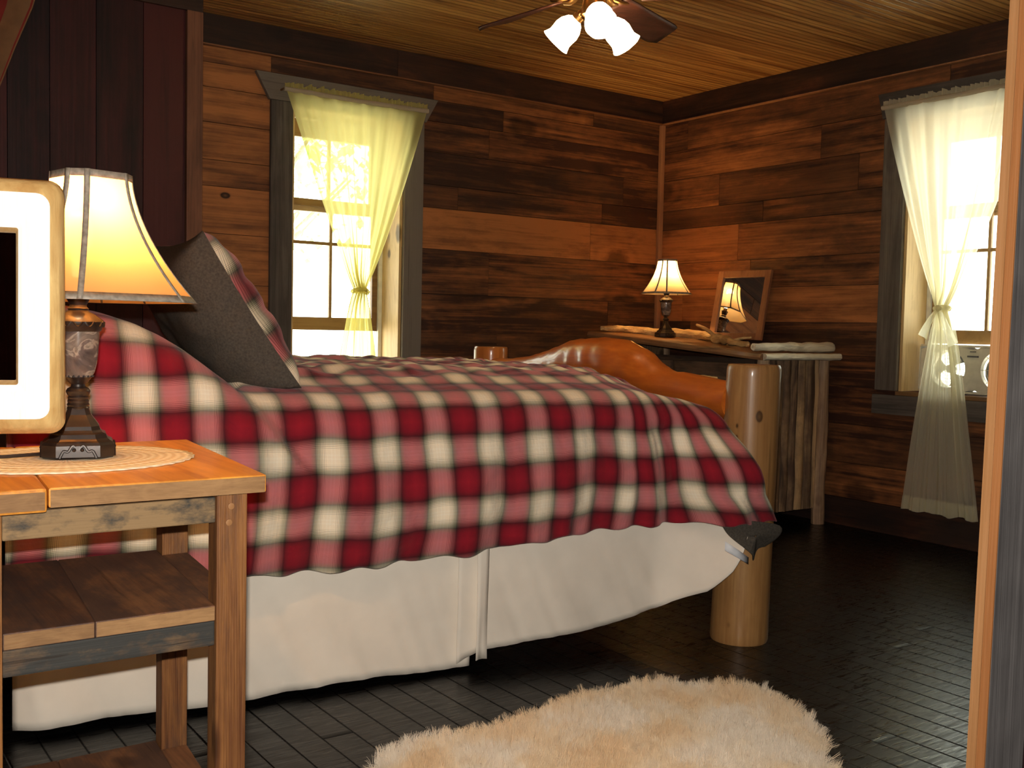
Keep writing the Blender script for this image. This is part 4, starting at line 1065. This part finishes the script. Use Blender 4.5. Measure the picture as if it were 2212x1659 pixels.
while x < 4.835:
    w = R.uniform(.05, .085); e = min(x+w, 4.838)
    rows = []
    for i in range(22):
        z = .095+(ZT(3.85)-.04-.095)*i/21; row = []
        for k in range(8):
            f = k/7; row.append((x+(e-x)*f+.004*nz(z*5, x*9, k*.2), 3.852-.020*math.sin(PI*f)-.007*nz(z*6, x*11+f*2, 4), z+.006*nz(x*40+f*3, i*0, 2)*(1 if i == 0 else 0)))
        rows.append(row)
    add_grid(bm, rows, pr=(R.uniform(.2, .9), R.random(), R.random())); x = e
add_box(bm, (4.40, 3.856, .09), (4.85, 3.875, ZT(3.85)-.04)); obj('side_panel', bm, M['bark'], dr, smooth=True)
bm = new(); add_box(bm, (4.40, 5.12, .09), (4.85, 5.14, ZT(5.1)-.04)); obj('side_panel', bm, M['bark'], dr, smooth=False)
bm = new(); add_box(bm, (4.36, 3.89, .10), (4.385, 5.10, ZT(3.9)-.045), .002); obj('face_frame', bm, M['barkY'], dr, smooth=False)
for r_ in range(4):
    for c_i in range(2):
        y0 = 3.92+c_i*.595; z0 = .14+r_*.20
        bm = new(); add_box(bm, (4.325, y0, z0), (4.3595, y0+.565, z0+.18), .008, (R.uniform(.3, .9), R.random(), .5)); dw = obj('drawer', bm, M['barkY'], dr, smooth=False)
        bm = new(); yc = y0+.2825; add_tube(bm, smooth_path([(4.324, yc-.07, z0+.09), (4.295, yc-.055, z0+.092), (4.292, yc, z0+.096), (4.295, yc+.055, z0+.092), (4.324, yc+.07, z0+.09)], 4), .009, 8, wob=.2, seed=r_); obj('twig_handle', bm, M['drift'], dw)

def top_z(y, dz=0): return ZT(y)+dz
# birch log on the right end
bm = new(); pts = []; rad = []
for k in range(19):
    f = k/18; x = 4.235+.68*f; pts.append((x, 3.79+.03*f+.006*nz(f*6, 1, 1), ZT(3.8)+.030+.004*nz(f*8, 3, 2))); rad.append((.021+.012*f-.004*abs(f-.3))*(1+.12*nz(f*9, 0, 5)))
add_tube(bm, pts, rad, 14, wob=.18, seed=3, roundcap=True)
bg = obj('birch_log', bm, M['birch'], origin=(4.58, 3.80, ZT(3.8))); tag(bg, 'pale peeled log lying along the right end of the dresser top', 'log')
# driftwood branch behind the lamp
bm = new()
path = smooth_path([(4.33, 5.17, ZT(5.17)+.022), (4.45, 5.10, ZT(5.1)+.026), (4.56, 5.02, ZT(5.0)+.022), (4.665, 4.88, ZT(4.88)+.022), (4.70, 4.72, ZT(4.7)+.026), (4.66, 4.55, ZT(4.55)+.030), (4.58, 4.38, ZT(4.38)+.026), (4.51, 4.24, ZT(4.24)+.032), (4.44, 4.12, ZT(4.12)+.024), (4.40, 3.98, ZT(3.98)+.028)], 5)
n_ = len(path); add_tube(bm, path, [(.014+.016*math.sin(PI*min(1, i/n_*1.05)))*(1+.35*nz(i*.45, 2, 1)) for i in range(n_)], 12, wob=.4, seed=8, roundcap=True)
add_tube(bm, smooth_path([(4.60, 4.42, ZT(4.42)+.035), (4.585, 4.46, ZT(4.4)+.07), (4.58, 4.52, ZT(4.4)+.095), (4.575, 4.555, ZT(4.4)+.108)], 4), [.014-.0006*i for i in range(13)], 8, wob=.3, seed=1, roundcap=True)
add_tube(bm, smooth_path([(4.46, 4.16, ZT(4.16)+.03), (4.45, 4.08, ZT(4.1)+.05), (4.47, 4.02, ZT(4.0)+.065)], 4), [.010-.0006*i for i in range(9)], 8, wob=.3, seed=2, roundcap=True)
dw = obj('driftwood_branch', bm, M['drift'], origin=(4.6, 4.6, ZT(4.6))); tag(dw, 'knobbly yellow driftwood branch lying on the dresser behind the small lamp', 'driftwood')
# dresser mirror leaning on the wall
mr = thing('leaning_mirror', 'brown wood-framed mirror leaning on the dresser, reflecting the small lamp', 'mirror', (4.85, 4.46, ZT(4.46)))
m0 = Vector((4.825, 4.68, ZT(4.46)-.002+.016)); e1 = Vector((.0435, -.392, 0)); e2 = Vector((.080, 0, .43)); nn = e2.cross(e1).normalized()
if nn.x > 0: nn = -nn
def MP(a, c, d): return m0+e1*a+e2*c+nn*d
def mbox(bm, a0, a1, c0, c1, d0, d1, bev=.003):
    add_hexa(bm, [MP(a0, c0, d0), MP(a1, c0, d0), MP(a1, c0, d1), MP(a0, c0, d1), MP(a0, c1, d0), MP(a1, c1, d0), MP(a1, c1, d1), MP(a0, c1, d1)], bev)
wf = .105
for a0, a1, c0, c1, nm in ((0, wf, 0, 1, 'stile'), (1-wf, 1, 0, 1, 'stile'), (wf, 1-wf, 1-wf*.92, 1, 'rail'), (wf, 1-wf, 0, wf*.92, 'rail')):
    bm = new(); mbox(bm, a0, a1, c0, c1, 0, .022); obj('frame_'+nm, bm, M['mirrorframe'], mr, smooth=False)
bm = new(); mbox(bm, wf-.01, 1-wf+.01, wf*.92-.01, 1-wf*.92+.01, .006, .010, 0); obj('mirror_glass', bm, M['mirror'], mr, smooth=False)

# ------------------------------------------------------------------ ceiling fan
FX, FY = 2.535, 3.11
cf = thing('ceiling_fan', 'ceiling fan with dark blades and lit white glass shades', 'ceiling fan', (FX, FY, ZC))
bm = new(); add_lathe(bm, (FX, FY, 0), [(.0655, ZC-.001), (.065, ZC-.03), (.03, ZC-.045), (.014, ZC-.05), (.014, 2.50), (.05, 2.49), (.10, 2.465), (.115, 2.42), (.105, 2.37), (.06, 2.345), (.045, 2.33), (.05, 2.30), (.05, 2.275), (.02, 2.262)][::-1], 32); obj('motor_housing', bm, M['brass'], cf)
for k in range(5):
    a = math.radians(95-72*k); d = Vector((math.cos(a), math.sin(a), 0)); t = Vector((-math.sin(a), math.cos(a), 0)); rows = []
    for i in range(18):
        f = i/17; r_ = .17+.485*f; w = .052+.022*f
        if f > .88: w *= math.sqrt(max(.02, 1-((f-.88)/.125)**2*.75))
        row = [Vector((FX, FY, 2.362))+d*r_+t*(w*(q/4-1))+Vector((0, 0, -.022*(q/4-1))) for q in range(9)]
        rows.append(row)
    bm = new(); add_grid(bm, rows); bl = obj('blade', bm, M['blade'], cf); sd = bl.modifiers.new('t', 'SOLIDIFY'); sd.thickness = .007
    bm = new(); c0 = Vector((FX, FY, 2.372)); add_tube(bm, smooth_path([c0+d*.09, c0+d*.13+Vector((0, 0, -.02)), c0+d*.19+Vector((0, 0, -.006))], 4), [.014]*9, 8, flat=.5)
    add_tube(bm, smooth_path([c0+d*.12+t*.0, c0+d*.16+t*.03+Vector((0, 0, -.01)), c0+d*.21+t*.035], 4), .007, 6); add_tube(bm, smooth_path([c0+d*.12, c0+d*.16-t*.03+Vector((0, 0, -.01)), c0+d*.21-t*.035], 4), .007, 6)
    obj('blade_arm', bm, M['brass'], bl)
toward = math.atan2(-FY, -FX)
for k, (da, el) in enumerate(((math.radians(8), 38), (math.radians(128), 42), (math.radians(-112), 42))):
    a = toward+da; d = Vector((math.cos(a), math.sin(a), 0)); c0 = Vector((FX, FY, 2.285))
    neck = c0+d*.055+Vector((0, 0, .0)); ax = (d*math.cos(math.radians(el))+Vector((0, 0, -math.sin(math.radians(el))))).normalized()
    bm = new(); add_tube(bm, smooth_path([c0+d*.02, neck+Vector((0, 0, .008)), neck+ax*.02], 4), .011, 10); add_tube(bm, [neck+ax*.008, neck+ax*.035], .022, 16); arm = obj('light_arm', bm, M['brass'], cf)
    bm = new(); prof = [(.022, 0), (.034, .010), (.047, .032), (.052, .055), (.050, .078), (.050, .092), (.056, .108), (.060, .116)]
    add_lathe(bm, (0, 0, 0), prof, 32, shape=lambda th: 1+.012*math.cos(th*8), capb=True, capt=False)
    q = Vector((0, 0, 1)).rotation_difference(ax); bm.transform(Matrix.Translation(neck+ax*.026) @ q.to_matrix().to_4x4())
    gs = obj('glass_shade', bm, M['fanglass'], arm, label='lit white glass shade'); bm = new(); add_ball(bm, neck+ax*.075, .028, 14); obj('bulb', bm, M['fanglass'], arm); sd = gs.modifiers.new('t', 'SOLIDIFY'); sd.thickness = .003

# ------------------------------------------------------------------ red drape, top left
rows, rows2 = [], []
for i in range(30):
    f = i/29; z = 2.50-f*1.25; xr = ip(z, [(1.2, .50), (1.8, .66), (2.07, .755), (2.2, .80), (2.37, .865), (2.5, .90)])
    xl = ip(z, [(1.2, .25), (2.5, -.05)]); row = []
    for j in range(31):
        q = j/30; row.append((xl+(xr-xl)*q, CY-.075+.022*math.sin(q*30)+.01*nz(q*5, z*2, 1), z))
    rows.append(row)
rd = thing('red_drape', 'dark red drape with a tan edge hanging at the top left corner', 'drape', (.35, CY-.075, 1.25))
bm = new(); add_grid(bm, rows); o = obj('cloth', bm, M['redcloth'], rd); sd = o.modifiers.new('t', 'SOLIDIFY'); sd.thickness = .003
bm = new(); add_grid(bm, [[Vector(r_[-4])+Vector((0, -.004, 0)), Vector(r_[-3])+Vector((0, -.004, 0)), Vector(r_[-2])+Vector((0, -.004, 0)), Vector(r_[-1])+Vector((.004, -.004, 0))] for r_ in rows]); obj('tan_edge', bm, M['drapehem'], rd, label='tan edge band')
bm = new(); add_tube(bm, [(-.12, CY-.075, 2.503), (.94, CY-.075, 2.503)], .007, 8); add_tube(bm, [(.94, CY-.075, 2.503), (.94, CY-.001, 2.503)], .007, 8); add_tube(bm, [(-.12, CY-.075, 2.503), (-.12, CY-.001, 2.503)], .007, 8); obj('rod', bm, M['brass'], rd)

# ------------------------------------------------------------------ sheepskin rug
def fur_mat():
    m, nt, b = base_mat('sheepskin_fur'); L = nt.links
    tc = N(nt, 'ShaderNodeTexCoord'); n = N(nt, 'ShaderNodeTexNoise'); n.inputs['Scale'].default_value = 5; n.inputs['Detail'].default_value = 4; L.new(tc.outputs['Object'], n.inputs['Vector'])
    r = ramp(nt, [(.36, (.82, .60, .36, 1)), (.5, (.86, .70, .49, 1)), (.62, (.88, .78, .64, 1))]); L.new(n.outputs['Fac'], r.inputs[0]); L.new(r.outputs[0], b.inputs['Base Color'])
    b.inputs['Roughness'].default_value = .75; b.inputs['Specular IOR Level'].default_value = .2
    return m
outl = [(1.20, 2.235), (1.30, 2.25), (1.42, 2.20), (1.55, 2.215), (1.70, 2.245), (1.85, 2.275), (2.00, 2.245), (2.07, 2.27), (2.16, 2.235), (2.20, 2.16), (2.30, 2.13), (2.36, 2.04), (2.345, 1.93), (2.29, 1.80), (2.20, 1.68), (2.10, 1.60), (2.04, 1.50), (1.92, 1.44), (1.78, 1.46), (1.62, 1.50), (1.48, 1.47), (1.36, 1.42), (1.24, 1.46), (1.15, 1.58), (1.12, 1.72), (1.10, 1.88), (1.09, 2.02), (1.12, 2.16)]
rc = Vector((1.74, 1.86, 0)); ol = smooth_path([(x, y, 0) for x, y in outl]+[(*outl[0], 0)], 5)[:-1]
bm = new(); rows = []
for f in (1.0, .985, .95, .88, .78, .66, .52, .38, .24, .1):
    rows.append([rc+(p-rc)*f*.975+Vector((0, 0, .004+.022*math.sqrt(1-f**4)+.010*(1-f)*nz(p.x*4*f, p.y*4*f, 3))) for p in ol])
V = add_grid(bm, rows, closed_u=True); cap(bm, V[-1]); cap(bm, V[0][::-1])
M['fur'] = fur_mat()
rug = obj('sheepskin_rug', bm, M['fur'], origin=(1.74, 1.86, 0)); tag(rug, 'fluffy cream sheepskin rug lying on the dark floor', 'rug')
vg = rug.vertex_groups.new(name='fur'); vg.add([v.index for v in rug.data.vertices if v.co.z > .0045], 1., 'REPLACE')
pm = rug.modifiers.new('wool', 'PARTICLE_SYSTEM'); ps = rug.particle_systems[0].settings
ps.type = 'HAIR'; ps.count = 11000; ps.hair_length = .045; ps.hair_step = 4; ps.render_step = 4; ps.display_step = 3
ps.child_type = 'INTERPOLATED'; ps.child_percent = 4; ps.rendered_child_count = 9; ps.clump_factor = .55; ps.clump_shape = -.2
ps.roughness_1 = .012; ps.roughness_2 = .012; ps.roughness_endpoint = .008; ps.root_radius = 1.0; ps.tip_radius = .25; ps.radius_scale = .0011
ps.brownian_factor = .008; ps.emit_from = 'FACE'; ps.use_emit_random = True; ps.child_length = .95
rug.particle_systems[0].vertex_group_density = 'fur'

# ------------------------------------------------------------------ outdoors seen through the windows
gm = plain('sunlit_gravel', (.80, .76, .68, 1), .95, nscale=3, noise_amt=.08)
bm = new(); add_box(bm, (-30, -30, -.7), (45, 45, -.6)); o = obj('gravel_yard', bm, gm, smooth=False); tag(o, 'pale sunlit gravel yard outside the windows', 'ground', kind='structure')
lawn = plain('lawn_grass', (.26, .50, .16, 1), .95, nscale=2, noise_amt=.25)
for (x0, y0, x1, y1) in ((3.2, 10.2, 4.9, 12.4), (3.6, 14.2, 6.6, 17.2)):
    bm = new(); rows = [[(x0+(x1-x0)*(.5+.5*f*math.cos(a)*(1+.12*math.sin(3*a))), y0+(y1-y0)*(.5+.5*f*math.sin(a)), -.6+.05*(1-f**4)) for a in [2*PI*k/40 for k in range(40)]] for f in (1, .98, .7, .3, .02)]
    add_grid(bm, rows, closed_u=True); o = obj('lawn_patch', bm, lawn, origin=((x0+x1)/2, (y0+y1)/2, -.6))
    tag(o, 'patch of lawn in the yard, seen through the lower sash behind the bed' if y0 < 12 else 'far strip of lawn below the trees outside the back window', 'lawn')
leafm = plain('tree_leaves', (.34, .56, .20, 1), .8, nscale=3, noise_amt=.3); trunkm = plain('tree_bark', (.25, .19, .14, 1), .9)
def tree(label, x, y, h, cr, cz, seed):
    rg_ = random.Random(seed); root = thing('leafy_tree', label, 'tree', (x, y, -.6))
    bm = new(); add_tube(bm, smooth_path([(x, y, -.6), (x+.05, y, h*.3), (x-.05, y+.1, h*.6), (x+.1, y, h)], 4), [.16-.009*i for i in range(13)], 10, wob=.2)
    for k in range(6):
        a = rg_.uniform(0, 6.28); add_tube(bm, [(x, y, h*.45+.12*k), (x+cr*.6*math.cos(a), y+cr*.6*math.sin(a), h*.7+.2*k)], [.05, .02], 6)
    obj('trunk', bm, trunkm, root)
    bm = new(); l = pr_layer(bm)
    for k in range(1500):
        u = Vector((rg_.gauss(0, 1), rg_.gauss(0, 1), rg_.gauss(0, 1))).normalized()*(rg_.random()**.4)
        c = Vector((x+u.x*cr, y+u.y*cr, cz+u.z*cr*.85)); 
        if nz(c.x*1.1, c.y*1.1, c.z*1.1+seed) < -.12: continue
        a = Vector((rg_.gauss(0, 1), rg_.gauss(0, 1), rg_.gauss(0, 1))).normalized(); b_ = a.cross(Vector((0, 0, 1))).normalized(); s = rg_.uniform(.08, .16)
        vs = [bm.verts.new(c+a*s), bm.verts.new(c+b_*s*.5), bm.verts.new(c-a*s), bm.verts.new(c-b_*s*.5)]; f = bm.faces.new(vs); f[l] = Vector((.5, .5, .5))
    obj('crown', bm, leafm, root, smooth=False)
tree('nearer leafy tree seen through the upper left panes of the back window', 5.1, 13.0, 4.2, 1.9, 4.3, 3)
tree('farther leafy tree standing behind the lawn outside the back window', 7.6, 18.5, 4.5, 2.4, 4.2, 9)

# ------------------------------------------------------------------ light
w = bpy.data.worlds.new('World'); scene.world = w; w.use_nodes = True; bg = w.node_tree.nodes['Background']
bg.inputs[0].default_value = (.94, 1., .86, 1); bg.inputs[1].default_value = 6.5
sd = bpy.data.lights.new('sun', 'SUN'); sd.energy = 18.; sd.angle = math.radians(1); sd.color = (1, .96, .88); so = bpy.data.objects.new('sun', sd); COL.objects.link(so)
so.rotation_euler = Vector((.35, .45, -1)).to_track_quat('-Z', 'Y').to_euler()
# the camera's own flash, just above the lens
fd = bpy.data.lights.new('camera_flash', 'AREA'); fd.shape = 'RECTANGLE'; fd.size = .03; fd.size_y = .015; fd.energy = 55.; fd.color = (1., .93, .83)
fo = bpy.data.objects.new('camera_flash', fd); COL.objects.link(fo)
fo.matrix_world = Matrix.Translation(Vector((0, 0, H))+rot.to_3x3() @ Vector((-.012, .062, -.01))) @ rot

vs = scene.view_settings; scene.display_settings.display_device = 'sRGB'
vs.view_transform = 'Standard'; vs.look = 'None'; vs.exposure = 0.; vs.gamma = 1.; vs.use_curve_mapping = False
